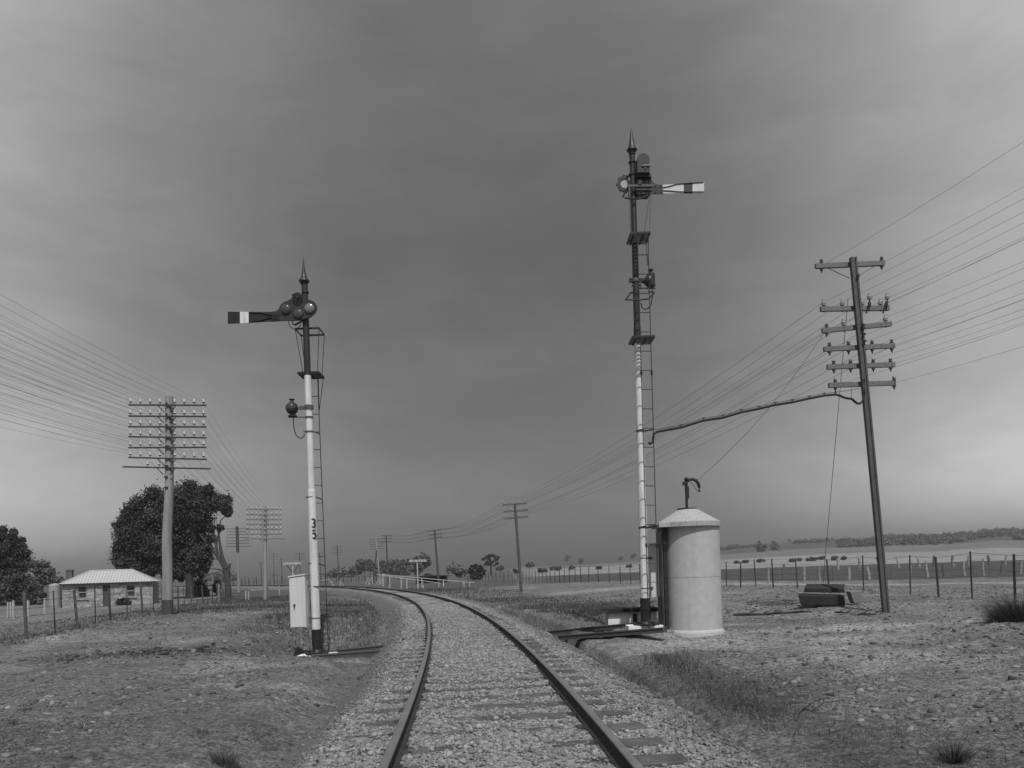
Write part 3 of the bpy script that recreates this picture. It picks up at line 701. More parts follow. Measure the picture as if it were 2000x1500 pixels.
# ------------------------------------------------------------------ RIGHT SIGNAL, seen from behind
def right_signal():
    D = 15.8; k = D/F; c3 = crop(5.5556, 1160, 230); c4 = crop(5.5556, 1180, 430); c6 = crop(4.4118, 1120, 920); c7 = crop(13.636, 1195, 290)
    pb = W(1261.3, 1216, D); pt = W(1234.3, 296, D)
    root = thing('semaphore_signal', pb, 'taller semaphore signal seen from behind, white arm with a dark band pointing right', 'railway signal')
    H = 1216-296
    def fr(v): return (1216-v)/H
    def mu(v): return 1234.3+(v-296)/H*27.0
    signal_mast(root, pb, pt, [(0, .108, 2), (fr(1168), .108, 2), (fr(1168), .088, 1), (fr(960), .085, 1), (fr(940), .078, 1), (fr(672), .074, 1), (fr(671), .08, 0), (fr(640), .08, 0), (fr(639), .072, 0), (1, .058, 0)], [DARK, WHITE, BLACK])
    ax = np.array(pt)-np.array(pb); ax /= np.linalg.norm(ax)
    m = M(); b = W(mu(303), 303, D)
    m.lathe(b, ax, [(0, .066), (.012, .072), (.028, .072), (.035, .062), (.06, .075), (.085, .10), (.10, .114), (.125, .106), (.157, .085), (.19, .072), (.235, .060), (.39, .036), (.49, .022), (.575, .008), (.60, .003)], 20)
    m.build('finial', DARK, root, smooth=40)
    V = lambda y: np.array([0, y, 0])
    def pr(m, pts, a, b, mi=0, f=c3): m.prism(XZ([f(*p) for p in pts], a), a, b, mi)
    # arm on the far side of the mast
    ya = D+.18
    arm = M()
    def blade(x0, x1, mi):
        tp = lambda x: 727-(x-750)*30/440; bt = lambda x: 820-(x-750)*2/440
        pr(arm, [(x0, tp(x0)), (x1, tp(x1)), (x1, bt(x1)), (x0, bt(x0))], ya-.008, ya+.008, mi)
    blade(742, 975, 1); blade(975, 1070, 2); blade(1070, 1196, 1)
    pr(arm, [(596,640),(615,650),(632,682),(655,708),(690,722),(746,727),(750,826),(425,826),(418,640)], ya-.03, ya-.008, 0)
    for pts in ([(745,757),(820,742),(900,718),(980,712),(1190,697)], [(745,790),(820,792),(900,800),(980,802),(1196,802)]):
        arm.tube([W(*c3(*p), D+(.18-.018)) for p in pts], .008, 6, 2)
    for x, y in ((668,742),(722,742),(672,806),(728,806)): arm.ball(W(*c3(x, y), D+(.145)), .014, n=8, m=5)
    aob = arm.build('signal_arm', [DARK, WHITE2, ARMRED], root, smooth=35)
    m = M(); cc = W(*c3(340, 715), ya-.03)
    for i in range(26):
        a0 = math.radians(60+i*240/26); a1 = math.radians(60+(i+1)*240/26); r0, r1 = 54/5.5556*k, 88/5.5556*k
        vs = []
        for y in (ya-.05, ya):
            for r, a in ((r0, a0), (r1, a0), (r1, a1), (r0, a1)): vs.append((cc[0]+r*math.cos(a), y, cc[2]+r*math.sin(a)))
        m.hexa(vs)
    for a in (100, 140, 185, 230, 275):
        a = math.radians(a); r1 = 90/5.5556*k; m.box((cc[0]+r1*math.cos(a), ya-.025, cc[2]+r1*math.sin(a)), (.03, .06, .03), 0)
    sp = m.build('spectacle_ring', DARK, aob, smooth=35)
    m = M(); m.lathe((cc[0], ya-.03, cc[2]), (0, 1, 0), [(0, 56/5.5556*k), (.012, 56/5.5556*k)], 24); m.build('lens', LENSR, aob)
    # mechanism: round-topped hood, motor case, crossbar
    m = M(); y0, y1 = D-.20, D+.10
    hood = [(470,600),(470,450)]+[(537+67*math.cos(math.radians(a)), 450-66*math.sin(math.radians(a))) for a in range(170, 0, -15)]+[(604,450),(606,600)]
    pr(m, hood, y0, y1); pr(m, [(476,590),(476,452)]+[(537+60*math.cos(math.radians(a)), 452-58*math.sin(math.radians(a))) for a in range(170, 0, -15)]+[(598,452),(598,590)], y0-.012, y0)
    hd = m.build('mechanism_hood', DARK, root, smooth=40)
    m = M()
    for x, y, r in ((556,520,.022),(585,520,.02),(560,548,.016),(612,520,.02)): m.ball(W(*c3(x, y), D+(-.225)), r, n=8, m=6)
    m.tube([W(*c3(515, 522), D+(-.225)), W(*c3(622, 512), D+(-.225))], .012, 6); m.build('hood_latch', INSG, hd, smooth=50)
    m = M(); pr(m, [(462,640),(625,640),(620,800),(600,826),(470,826),(450,790)], D-.10, D+.13); pr(m, [(470,602),(612,602),(625,640),(462,640)], D-.16, D+.1)
    for x in (480, 515, 575, 600): m.tube([W(*c3(x, 660), D+(-.12)), W(*c3(x, 800), D+(-.12))], .012, 6)
    m.lathe(W(*c3(500, 700), D+(-.16)), (0, 1, 0), [(0, .05), (.1, .06)], 14); m.build('motor_case', IRON, root, smooth=40)
    m = M(); m.beam(W(*c3(365, 740), D+(-.13)), W(*c3(660, 738), D+(-.13)), .035, .045); m.beam(W(*c3(450, 775), D+(-.1)), W(*c3(640, 778), D+(-.1)), .05, .05)
    m.build('operating_bar', GREYIRON, root)
    m = M()
    for y in (485, 620): q = W(*c3(412, y), D); ring_band(m, q, .075, .03); m.beam(q+V(0), W(*c3(470, y-4), D), .05, .04)
    m.build('case_clamp', IRON, root)
    def hoop(v_near, u0, u1, dep, th, nm):
        a, b = W(u0, v_near, D-dep), W(u1, v_near, D-dep); z = (a[2]+b[2])/2; a[2] = b[2] = z
        c, d = b+V(dep+.08), a+V(dep+.08)
        m = M()
        for p, q in ((a, b), (b, c), (c, d), (d, a)): m.beam(p, q, .014, th)
        return a, b, c, d, m.build(nm, IRON, root)
    # upper cradle below the mechanism
    m = M(); pts = [(360,760),(312,862),(345,872),(480,880),(570,855),(582,840)]
    m.tube([W(*c3(*p), D+(-.12)) for p in pts], .018, 6); m.tube([W(*c3(372, 770), D), W(*c3(382, 870), D)], .012, 6); m.build('hoop_guard', IRON, root, smooth=30)
    m = M(); m.tube([W(*c3(*p), D+(-.1)) for p in ((480,828),(490,852),(520,866),(552,858),(575,830))], .007, 6); m.build('arm_cable', CABLE, root, smooth=50)
    dep = .50
    def platform(v, u0, u1):
        a, b = W(u0, v, D-dep), W(u1, v, D-dep); a[2] = b[2] = (a[2]+b[2])/2
        m = M(); n = 9
        for i in range(n):
            f = V((dep-.06)*(i+.5)/n); m.beam(a+f, b+f, .021, .012)
        for p, q in ((a, b), (b, b+V(dep)), (b+V(dep), a+V(dep)), (a+V(dep), a)): m.beam(p, q, .014, .04)
        q = W(mu(v), v, D); m.beam((q[0]-.1, a[1], a[2]-.025), (q[0]-.1, D, a[2]-.025), .03, .03); m.beam((q[0]+.1, a[1], a[2]-.025), (q[0]+.1, D, a[2]-.025), .03, .03)
        m.build('platform', IRON, root); return a, b
    P1 = platform(454.5, 1231.5, 1270.5); P2 = platform(657, 1235.5, 1279.0)
    # ladder in front
    lr = lambda v: 1245.0+(v-460)*.0285; rr = lambda v: lr(v)+20.2-(v < 0)
    ladder(root, D-dep+.03, lr, rr, 462, 1222, 37.6)
    m = M()
    for y in (642, 868, 1000):
        for q in (lr, rr): m.lathe(W(q(y*0+{642: 728, 868: 1065, 1000: 1190}[y]), {642: 728, 868: 1065, 1000: 1190}[y], D-dep+.01)-np.array([0, 0, .04]), (0, 0, 1), [(0, .02), (.03, .026), (.04, .014), (.05, .026), (.08, .02)], 8)
    m.build('ladder_splice', IRON, root, smooth=30)
    m = M()
    top = W(1271.5, 378, D-.1); top2 = W(1269.5, 378, D-.05)
    m.tube([top, P1[1]+np.array([-.02, .02, 0])], .008, 6); m.tube([top2, P1[1]+np.array([-.10, .25, 0])], .008, 6)
    q = W(1265.3, 518, D-dep+.03); m.tube([P1[1]+np.array([-.03, .02, 0]), q], .008, 6); m.tube([P1[1]+np.array([-.10, .1, 0]), q], .008, 6)
    m.tube([W(1230, 384, D-.08), P1[0]+np.array([.05, .3, 0])], .007, 6); m.tube([P1[0]+np.array([.16, .02, 0]), W(1240, 505, D-.3)], .007, 6)
    m.build('stay_rod', IRON, root)
    for v in (842, 1031):
        m = M(); q = W(mu(v)+.3, v, D); ring_band(m, q, .09, .022)
        m.beam(q+np.array([-.09, -.03, .0]), W(lr(v), v-3, D-dep+.03), .03, .035); m.beam(q+np.array([.09, -.02, 0]), W(rr(v), v-3, D-dep+.03), .02, .03)
        m.build('ladder_bracket', GREYIRON if v < 900 else IRON, root)
    for v in (1090, 1149):
        m = M(); q = W(mu(v)+.3, v, D); ring_band(m, q, .092, .02); m.beam(q+np.array([.07, .03, 0]), q+np.array([.18, .12, 0]), .05, .05); m.build('mounting_bracket', GREYIRON, root)
    # marker lamp seen from behind
    m = M(); b = W(*c4(510, 715), D)
    m.lathe(b, (0, 0, 1), [(0, .08), (0, .092), (.03, .092), (.03, .086), (.25, .086), (.26, .07), (.275, .06), (.30, .03), (.33, .035), (.335, .06), (.35, .06), (.36, .02)], 18)
    q = W(*c4(455, 660), D); m.lathe(q+np.array([-.09, 0, 0]), (1, 0, 0), [(0, .04), (.05, .06), (.10, .11), (.13, .12), (.17, .12)], 16)
    lamp = m.build('marker_lamp', DARK, root, smooth=40)
    m = M(); a = W(*c4(270, 655), D); bb = W(*c4(415, 655), D); m.beam(a+V(-.0), bb, .07, .07); q = W(*c4(338, 655), D); ring_band(m, q, .085, .07)
    m.beam(W(*c4(300, 706), D), W(*c4(400, 706), D), .08, .03); m.beam(W(*c4(365, 738), D), W(*c4(556, 738), D), .05, .02); m.build('lamp_bracket', GREYIRON, lamp)
    m = M(); pts = [(520,725),(524,780),(520,860),(508,915),(480,955),(445,970),(415,955),(404,920),(395,902)]
    m.tube([W(*c4(*p), D+(-.05)) for p in pts], .012, 8); m.build('lamp_cable', CABLE, lamp, smooth=50)
    a, b = W(1236+.0, 571.5, D+.2), W(1279, 569, D+.2)
    m = M(); pn = [W(*c4(232, 862), D-.22), W(*c4(380, 866), D-.3), W(*c4(485, 852), D-.22), W(*c4(548, 784), D+.22), W(*c4(480, 775), D+.26)]
    m.tube(pn, .017, 6); m.tube([W(*c4(232, 862), D-.22), W(*c4(290, 788), D+.1), W(*c4(345, 785), D+.1)], .017, 6); m.build('hoop_guard', IRON, root, smooth=30)
    # white cabinet behind the mast
    m = M(); yb = D+.22; P0 = W(*c6(665, 1088), D); P1_ = W(*c6(752, 1085), D); T0 = W(*c6(650, 640), D); T1 = W(*c6(742, 632), D)
    x0 = W(1266.5, 1115, D+.1)[0]; x1 = W(1293, 1115, D+.1)[0]; z0 = P0[2]; z1 = T0[2]+.02; yb = D+.22
    m.hexa([(x0+.05,yb-.12,z0),(x1,yb-.12,z0),(x1-.02,yb+.2,z0),(x0-.02,yb+.16,z0),(x0+.05,yb-.12,z1),(x1,yb-.12,z1),(x1-.02,yb+.2,z1),(x0-.02,yb+.16,z1)])
    cab = m.build('equipment_cabinet', WHITE2, root)
    m = M(); m.box(((x0+x1)/2+.01, yb+.03, z1+.014), (x1-x0+.05, .40, .028)); m.build('cabinet_lid', WHITE2, cab)
    m = M(); q = W(1261.5, 1218, D)
    m.lathe((q[0], q[1], q[2]-.03), (0, 0, 1), [(0, .27), (.03, .27), (.03, .15), (.05, .14), (.08, .112)], 24)
    for i in range(4): a = math.radians(45+90*i); m.lathe((q[0]+.2*math.cos(a), q[1]+.2*math.sin(a), q[2]), (0, 0, 1), [(0, .025), (.03, .025)], 6)
    m.build('base_plate', IRON, root, smooth=40)
    # footing
    f = M(); zt = q[2]-.028
    f.box((q[0]+.0, D+.02, zt-.2), (.80, .46, .4))
    o = f.build('concrete_footing', CONCW, None, origin=(q[0], D, zt-.4)); tag(o, 'whitewashed concrete footing under the taller signal', 'footing')
    # trunking to the track
    for (a, b, nm) in ((W(1245, 1221, D+.45), W(1058, 1238.5, 18.0), 'farther'), (W(1299, 1231, D-.95), W(1062, 1248.5, 16.9), 'nearer')):
        m = M(); m.beam(a, b, .16, .085); m.beam(a+np.array([0, 0, .052]), b+np.array([0, 0, .052]), .19, .02)
        for f in (.60,):
            p = a+(b-a)*f; g = gz(p[0], p[1])
            if p[2]-.06-g > .05: m.box((p[0], p[1], (p[2]-.06+g)/2-.05), (.12, .12, p[2]-.06-g+.1))
        o = m.build('cable_trunking', TRUNK, None, origin=tuple((a+b)/2)); tag(o, 'dark timber cable trunking from the taller signal to the track, the '+nm+' of the two', 'cable trunking')
    # concrete cable pit behind, with its dark lid
    m = M(); a = W(1188, 1216, 17.0); b = W(1283, 1214, 17.0); zt = W(1235, 1195, 17.0)[2]; zb = a[2]-.15
    cx = (a[0]+b[0])/2; wd = b[0]-a[0]
    m.box((cx, 17.3, (zt+zb)/2), (wd, .6, zt-zb)); root2 = thing('cable_pit', (cx, 17.3, zb), 'low white concrete cable pit with a dark lid behind the taller signal', 'cable pit')
    m.build('pit_wall', CONCW, root2); m = M(); m.box((cx-.03, 17.27, zt+.043), (wd+.12, .72, .085)); m.build('lid', TIMBERD, root2)
    m = M(); p = W(1240, 1203, 16.98); m.box((p[0], 16.975, p[2]-.04), (.09, .05, zt-zb-.2)); m.build('pit_opening', BLACK, root2)
    # bent dark sheet lying on the bank
    m = M(); ps = [W(u, v, 17.2) for u, v in ((1140,1183),(1152,1192),(1164,1195),(1176,1189),(1188,1186))]; bt = [W(u, v, 16.7) for u, v in ((1143,1193),(1154,1203),(1166,1204),(1177,1198),(1188,1196))]; g_ = max(gz(p_[0], p_[1])-p_[2] for p_ in bt[:2]); dz_ = max(0, g_-.02)
    for p_ in ps+bt: p_[2] += dz_*.5
    for i in range(4): m.hexa([bt[i], bt[i+1], bt[i+1]+V(.03), bt[i]+V(.03), ps[i], ps[i+1], ps[i+1]+V(.25), ps[i]+V(.25)])
    o = m.build('bent_sheet', TIMBERD, None, origin=tuple(ps[2])); tag(o, 'bent dark sheet sticking out of the bank left of the cable pit', 'sheet')
right_signal()

# ------------------------------------------------------------------ concrete hut
def hut():
    D = 15.8; c6 = crop(4.4118, 1120, 920); k = D/F
    ctr = W(1355.7, 1236, D); top = W(1346.5, 1031, D); r = .587
    zb = ctr[2]+.02; ze = W(1347, 1030, D)[2]; cx, cy = ctr[0], D
    root = thing('relay_hut', (cx, cy, zb), 'round concrete relay hut with a conical roof beside the taller signal', 'hut')
    zs = zb+(ze-zb)*.52
    m = M(); m.lathe((cx, cy, zb-.2), (0, 0, 1), [(0, r), (.2+.0, r), (zs-zb+.2, r), (zs-zb+.202, r-.006), (zs-zb+.212, r-.006), (zs-zb+.214, r), (ze-zb+.2, r)], 56)
    m.build('wall', CONC, root, smooth=40)
    m = M(); m.lathe((cx, cy, zb-.25), (0, 0, 1), [(0, r+.045), (.26, r+.042), (.29, r+.035), (.315, r+.012), (.33, r)], 48); m.build('plinth', CONC, root, smooth=50)
    hc = W(1344, 993, D)[2]-ze; ro = .672
    m = M(); m.lathe((cx-.055, cy, ze-.0), (0, 0, 1), [(0, r-.06), (0, ro), (.095, ro), (.10, ro-.01), (hc-.02, .20), (hc, .16)], 56)
    m.box((cx-.62, cy-.05, ze+.046), (.30, .85, .088)); m.box((cx-.76, cy-.05, ze+.07), (.16, .7, .03))
    m.build('roof', CONCR, root, smooth=28)
    m = M(); xl = W(1290, 1130, D-.3)[0]; m.box((cx-.622, cy+.02, (zb+ze)/2), (.07, .64, ze-zb-.01)); m.build('door_frame', IRON, root)
    m = M(); m.box((cx-.670, cy+.02, (zb+ze)/2-.02), (.028, .54, ze-zb-.12)); dr = m.build('door', GREYIRON, root)
    m = M()
    for i in range(4): m.box((cx-.625, cy-.307, ze-.34-.045*i), (.06, .02, .018))
    m.build('vent', BLACK, dr)
    # pipe mast with swan-neck weatherhead
    zc = ze+hc; px = W(1341.5, 993, D)[0]; m = M()
    zt = W(1343, 938, D)[2]
    m.lathe((px, cy, zc-.01), (0, 0, 1), [(0, .22), (.012, .2), (.02, .06)], 20); m.tube([(px, cy, zc), (px+.0, cy, zt)], .028, 12)
    m.build('vent_pipe', IRON, root, smooth=40)
    m = M(); c = crop(4.4118, 1120, 920)
    pts = [(985,88),(1005,72),(1030,70),(1055,82),(1075,105),(1083,135),(1083,178)]
    m.tube([W(*c(*p), D) for p in pts], [.03, .032, .034, .034, .034, .034, .036], 10); m.ball((px+.01, cy, zt+.02), .05, (1, 1, .9)); m.box((px-.02, cy, zt-.07), (.1, .08, .07)); m.box((px+.02, cy-.01, zt-.26), (.06, .06, .26))
    m.tube([W(*c(1010, 90), D), W(*c(1045, 140), D), W(*c(1075, 178), D)], .006, 6); m.build('weatherhead', IRON, root, smooth=40)
hut()

# ------------------------------------------------------------------ insulators, poles
def ins_mesh(name, prof, mats, slots):
    m = M()
    for i in range(len(prof)-1):
        (t0, r0), (t1, r1) = prof[i], prof[i+1]; m.lathe((0, 0, t0), (0, 0, 1), [(0, r0), (t1-t0+1e-5, r1)], 10, slots[i])
    o = m.build(name, mats, smooth=50); me = o.data; bpy.data.objects.remove(o); return me
def _sc(prof, f): return [(t*f, r*f) for t, r in prof]
INS_W = ins_mesh('insulator', [(0,.011),(.07,.011),(.07,.046),(.10,.054),(.13,.038),(.17,.036),(.20,.028),(.225,.005)], [PORC, INSD], [1, 1, 1, 0, 0, 0, 0])
INS_B = ins_mesh('insulator', _sc([(-.10,.016),(0,.012),(.025,.012),(.025,.042),(.075,.046),(.10,.034),(.13,.030),(.155,.004)], 1.3), [INSD, INSG], [0, 0, 0, 1, 1, 1, 1])
INS_S = ins_mesh('insulator', _sc([(-.13,.008),(-.10,.018),(-.085,.018),(-.07,.035),(-.05,.035),(.05,.034),(.07,.04),(.085,.018),(.105,.034),(.13,.022),(.14,.004)], 1.25), [INSD], [0]*10)
INS_F = ins_mesh('insulator', [(0,.014),(.05,.014),(.05,.06),(.12,.055),(.19,.004)], [INSG], [0, 0, 0, 0])
def place(me, loc, parent, name='insulator'):
    o = bpy.data.objects.new(name, me); col.objects.link(o); o.parent = parent
    og = ORI[parent.name]; o.location = [float(loc[i]-og[i]) for i in range(3)]; return o

def pole(name, label, axis_px, D, r0, r1, arms, mat_p, mat_a, group=None, armw=.075, armh=.10, ins=None, inskind=INS_F, yaw=0.0, brace=True, square=False, base_dark=None, dyarm=None, cat='telegraph pole', sunk=.3):
    """axis_px: photo points from base to top; arms: ((u0,v0),(u1,v1), [u of insulators])"""
    P = [W(u, v, D) for u, v in axis_px]
    g = gz(P[0][0], P[0][1]); d = P[0]-P[1]
    if abs(d[2]) > 1e-6:
        f = (g-sunk-P[1][2])/d[2]; P[0] = P[1]+d*f
    base = np.array([P[0][0], D, g])
    root = thing(name, base, label, cat, group)
    m = M(); n = len(P); rs = [r0+(r1-r0)*i/(n-1) for i in range(n)]
    if square:
        for i in range(n-1):
            m.beam(P[i], P[i+1], r0*2*.42, r0*2*.9, up=(1, 0, 0)); m.beam(P[i]+np.array([-r0*.72, 0, 0]), P[i+1]+np.array([-r0*.72, 0, -.0]), r0*1.5, r0*.55, up=(1, 0, 0)); m.beam(P[i]+np.array([r0*.72, 0, 0]), P[i+1]+np.array([r0*.72, 0, 0]), r0*1.5, r0*.55, up=(1, 0, 0))
    else: m.tube(P, rs, 14)
    m.build('pole', mat_p, root, smooth=40)
    if base_dark:
        m = M(); q = P[0]+(P[1]-P[0])*((base_dark+sunk)/max(.5, abs(P[1][2]-P[0][2]))); m.tube([P[0], q], [r0+.006, r0+.005], 14); m.build('tarred_butt', POLED, root, smooth=40)
    out = []
    dy = (r1+.03) if dyarm is None else dyarm
    for a, b, us in arms:
        pa, pb_ = W(*a, D), W(*b, D); mid = (pa+pb_)/2
        for q in (pa, pb_): q[1] = D+dy+(q[0]-mid[0])*math.tan(yaw)
        # keep the seen size when the arm is turned
        m = M(); m.beam(pa, pb_, armw, armh); ob = m.build('crossarm', mat_a, root)
        pts = []
        for q in us:
            kind = inskind
            if isinstance(q, tuple): q, kind = q
            f = (q-a[0])/(b[0]-a[0]); p = pa+(pb_-pa)*f+np.array([0, 0, armh/2 if kind is not INS_S else 0.0]); pts.append(p+np.array([0, 0, .12 if kind is not INS_S else .0]))
            if ins is not False: place(kind, p, ob)
        out.append(pts)
        if brace and not (square and len(out) > 1):
            m = M(); c = (pa+pb_)/2; fz = (c[2]-P[0][2])/(P[-1][2]-P[0][2]); c[0] = (P[0]+(P[-1]-P[0])*fz)[0] if n == 2 else c[0]; L_ = np.linalg.norm(pb_-pa)
            for sd in (-1, 1):
                d_ = (pb_-pa)/L_*sd
                if brace == 'short': m.beam(c+d_*.32+np.array([0, -armw, -.04]), c+d_*.11+np.array([0, -armw, -.27]), .03, .012, up=(0, 1, 0))
                else: m.tube([c+d_*L_*.34+np.array([0, 0, -armh/2]), c+d_*.07+np.array([0, -dy*.3, -.34])], .008, 6)
            m.build('brace', IRON, root)
    return root, out, P

# left trunk line
e = crop(3.4091, 230, 760)
armsL1 = []
xs = [115, 177, 238, 298, 391, 451, 513, 573]
for y0, y1 in ((119, 108), (192, 183), (262, 252), (328, 324), (400, 388), (464, 468)):
    a, b = e(103, y0), e(590, y1); armsL1.append((a, b, [e(x, 0)[0] for x in xs]))
armsL1.append((e(66, 526), e(616, 530), [e(222, 0)[0], e(293, 0)[0]]))
L1, L1p, _ = pole('telegraph_pole', 'stout pale crooked telegraph pole with seven crossarms of white insulators before the dark tree', [(327.3, 1188), (327, 1112), (326, 1053), (328, 1009), (331, 951), (330.8, 912), (330.6, 775)], 28, .195, .14, armsL1, POLEW, ARMD, 'poles of the left telegraph line', .06, .05, inskind=INS_W, yaw=math.radians(7), brace='short', base_dark=.55, dyarm=-.17)
m = M()
for y, dx in ((100, -4), (130, 22), (172, -4), (205, 20), (245, -4), (275, 20), (385, 0), (515, 0), (588, -2), (658, 0)):
    q = W(*e(342+dx-(6 if y > 500 else 0), y), 28, -.17); m = M(); m.box((q[0], q[1], q[2]), (.06 if abs(dx) > 3 else .14, .05, .05)); m.build('step', IRON, L1)
c2 = crop(6.25, 420, 960)
arms = [(c2(405, y+2), c2(805, y-2), [c2(x, 0)[0] for x in (417, 470, 520, 570, 645, 695, 745, 795)]) for y in (222, 287, 345, 405, 465, 522)]
arms.append((c2(385, 582), c2(850, 576), [c2(500, 0)[0], c2(560, 0)[0]]))
L2, L2p, _ = pole('telegraph_pole', 'slender pale telegraph pole with seven crossarms, the second pole in the left line', [c2(612, 1250), c2(612, 180)], 61, .16, .11, arms, POLEW, ARML, 'poles of the left telegraph line', .07, .075, inskind=INS_W, yaw=math.radians(14), brace='short', dyarm=-.14)
arms = [(c2(148, y+5), c2(400, y-4), [c2(x, 0)[0] for x in (160, 190, 220, 245, 300, 330, 360, 390)]) for y in (455, 490, 525, 562, 600, 632)]+[(c2(140, 672), c2(422, 664), [])]
L3, L3p, _ = pole('telegraph_pole', 'telegraph pole with a dark head of seven crossarms beside the half dead tree', [c2(287, 1120), c2(268, 428)], 98, .17, .14, arms, POLEW, ARMW, 'poles of the left telegraph line', .08, .10, ins=False, brace=False, yaw=math.radians(20))
m = M(); m.tube([W(*c2(277, 740), 98), W(*c2(268, 426), 98)], .19, 12); m.build('pole_head', POLED, L3, smooth=50)
def farpole(label, base, top, D, arms, r=.13, mp=POLED, group='distant telegraph poles beyond the curve'):
    return pole('telegraph_pole', label, [base, top], D, r, r*.8, arms, mp, ARMW, group, .09, .11, ins=False, brace=False)
farpole('distant telegraph pole seen just above the left nameboard', c2(1040, 1030), c2(1030, 742), 235, [(c2(975, y), c2(1088, y-1), []) for y in (755, 772, 790, 808, 828)])
farpole('five-armed telegraph pole between the numbered signal and the leaning propped pole', c2(1512, 1065), c2(1490, 655), 175, [(c2(1425, y), c2(1560, y-4), []) for y in (675, 697, 722, 747, 772)])
farpole('thin distant telegraph pole with two short arms left of the white nameboard', c2(818, 1040), c2(808, 812), 210, [(c2(780, 822), c2(848, 822), []), (c2(775, 868), c2(845, 866), [])])
farpole('thin distant telegraph pole just right of the slender pale pole', c2(720, 1030), c2(712, 745), 260, [(c2(675, y), c2(768, y), []) for y in (760, 780, 800, 830)], .10)
farpole('short distant telegraph pole just left of the slender pale pole', c2(566, 1045), c2(558, 858), 230, [(c2(530, 868), c2(590, 868), []), (c2(530, 888), c2(590, 888), [])])
farpole('distant telegraph pole half hidden behind the ladder of the numbered signal', c2(1290, 1030), c2(1276, 745), 200, [(c2(1240, y), c2(1325, y-3), []) for y in (752, 775, 798)])
c9 = crop(11.54, 690, 1030)
pr_, _, _ = farpole('dark telegraph pole with five arms and a slanting prop', c9(585, 1050), c9(508, 240), 130, [(c9(355+7*i, 283+52*i), c9(690, 262+53*i), []) for i in range(5)], .15, POLEW)
m = M(); a = W(*c9(452, 1300), 129.5); b = W(*c9(525, 520), 129.7); m.tube([a, b], [.17, .13], 10); m.build('prop', POLED, pr_, smooth=50)
# right line
c7 = crop(4.4125, 1560, 480)
armsR1 = [(c7(162,158), c7(762,132), [(c7(215,0)[0], INS_S), (c7(738,0)[0], INS_S)]),
 (c7(205,530), c7(802,522), [c7(x, 0)[0] for x in (237, 398, 568, 728)]),
 (c7(220,718), c7(822,658), [(c7(260,0)[0], INS_S), c7(408,0)[0], c7(773,0)[0]]),
 (c7(235,878), c7(850,848), [(c7(x,0)[0], INS_S) for x in (285, 450, 655, 825)]),
 (c7(263,1033), c7(850,1012), [(c7(x,0)[0], INS_S) for x in (322, 468, 665, 815)]),
 (c7(278,1192), c7(835,1172), [(c7(x,0)[0], INS_S) for x in (335, 845)])]
R1, R1p, R1P = pole('telegraph_pole', 'tall dark leaning telegraph pole with six crossarms right of the hut', [(1731, 1200), (1666, 503)], 18, .075, .075, armsR1, POLER, ARML, 'poles of the right telegraph line', .085, .11, inskind=INS_B, square=True, dyarm=.13)
for x, y in ((620, 435), (773, 435)):
    q = W(*c7(x, y+30), 18, .05); place(INS_B, q, R1)
m = M()
for x in (620, 765): a = W(*c7(x, 500), 18, .06); b = W(*c7(x-28, 575), 18, .06); m.beam(a+np.array([0, 0, .08]), b, .03, .03); m.box(tuple(a), (.06, .05, .10))
m.build('insulator_bracket', IRON, R1)
m = M()
for y in (268, 690, 715, 770, 830): q = W(*c7(485+(y-130)*.1, y), 18, -.085); m = M(); m.box(tuple(q), (.07, .03, .05)); m.build('step', IRON, R1)
c4 = crop(5.356, 940, 960)
R2, R2p, _ = pole('telegraph_pole', 'dark telegraph pole with three crossarms standing alone right of the track', [c4(422, 1090), c4(352, 126)], 48, .10, .08, [(c4(222,140), c4(480,122), [c4(x,0)[0] for x in (235,305,395,468)]), (c4(232,212), c4(490,193), [c4(x,0)[0] for x in (243,315,475)]), (c4(240,285), c4(490,262), [c4(x,0)[0] for x in (247,317,407,478)])], POLER, ARMW, 'poles of the right telegraph line', .08, .11, inskind=INS_F, brace=False)
c3b = crop(7.143, 680, 1000)
R3, R3p, _ = pole('telegraph_pole', 'dark leaning telegraph pole with three crossarms behind the white railing', [c3b(1272, 1085), c3b(1205, 256)], 86, .13, .11, [(c3b(1103,270), c3b(1300,248), [c3b(x,0)[0] for x in (1110,1163,1233,1287)]), (c3b(1115,323), c3b(1305,303), [c3b(x,0)[0] for x in (1120,1173,1297)]), (c3b(1118,380), c3b(1310,350), [c3b(x,0)[0] for x in (1122,1178,1248,1302)])], POLED, ARMW, 'poles of the right telegraph line', .1, .13, inskind=INS_F, brace=False)
R4, R4p, _ = pole('telegraph_pole', 'thin dark telegraph pole with three crossarms next to the propped pole', [c9(785, 1200), c9(740, 186)], 114, .12, .10, [(c9(628,192), c9(868,188), [c9(x,0)[0] for x in (640,705,790,850)]), (c9(628,262), c9(868,250), [c9(x,0)[0] for x in (640,705,855)]), (c9(625,335), c9(868,315), [c9(x,0)[0] for x in (640,705,790,855)])], POLED, ARMW, 'poles of the right telegraph line', .1, .14, inskind=INS_F, brace=False)

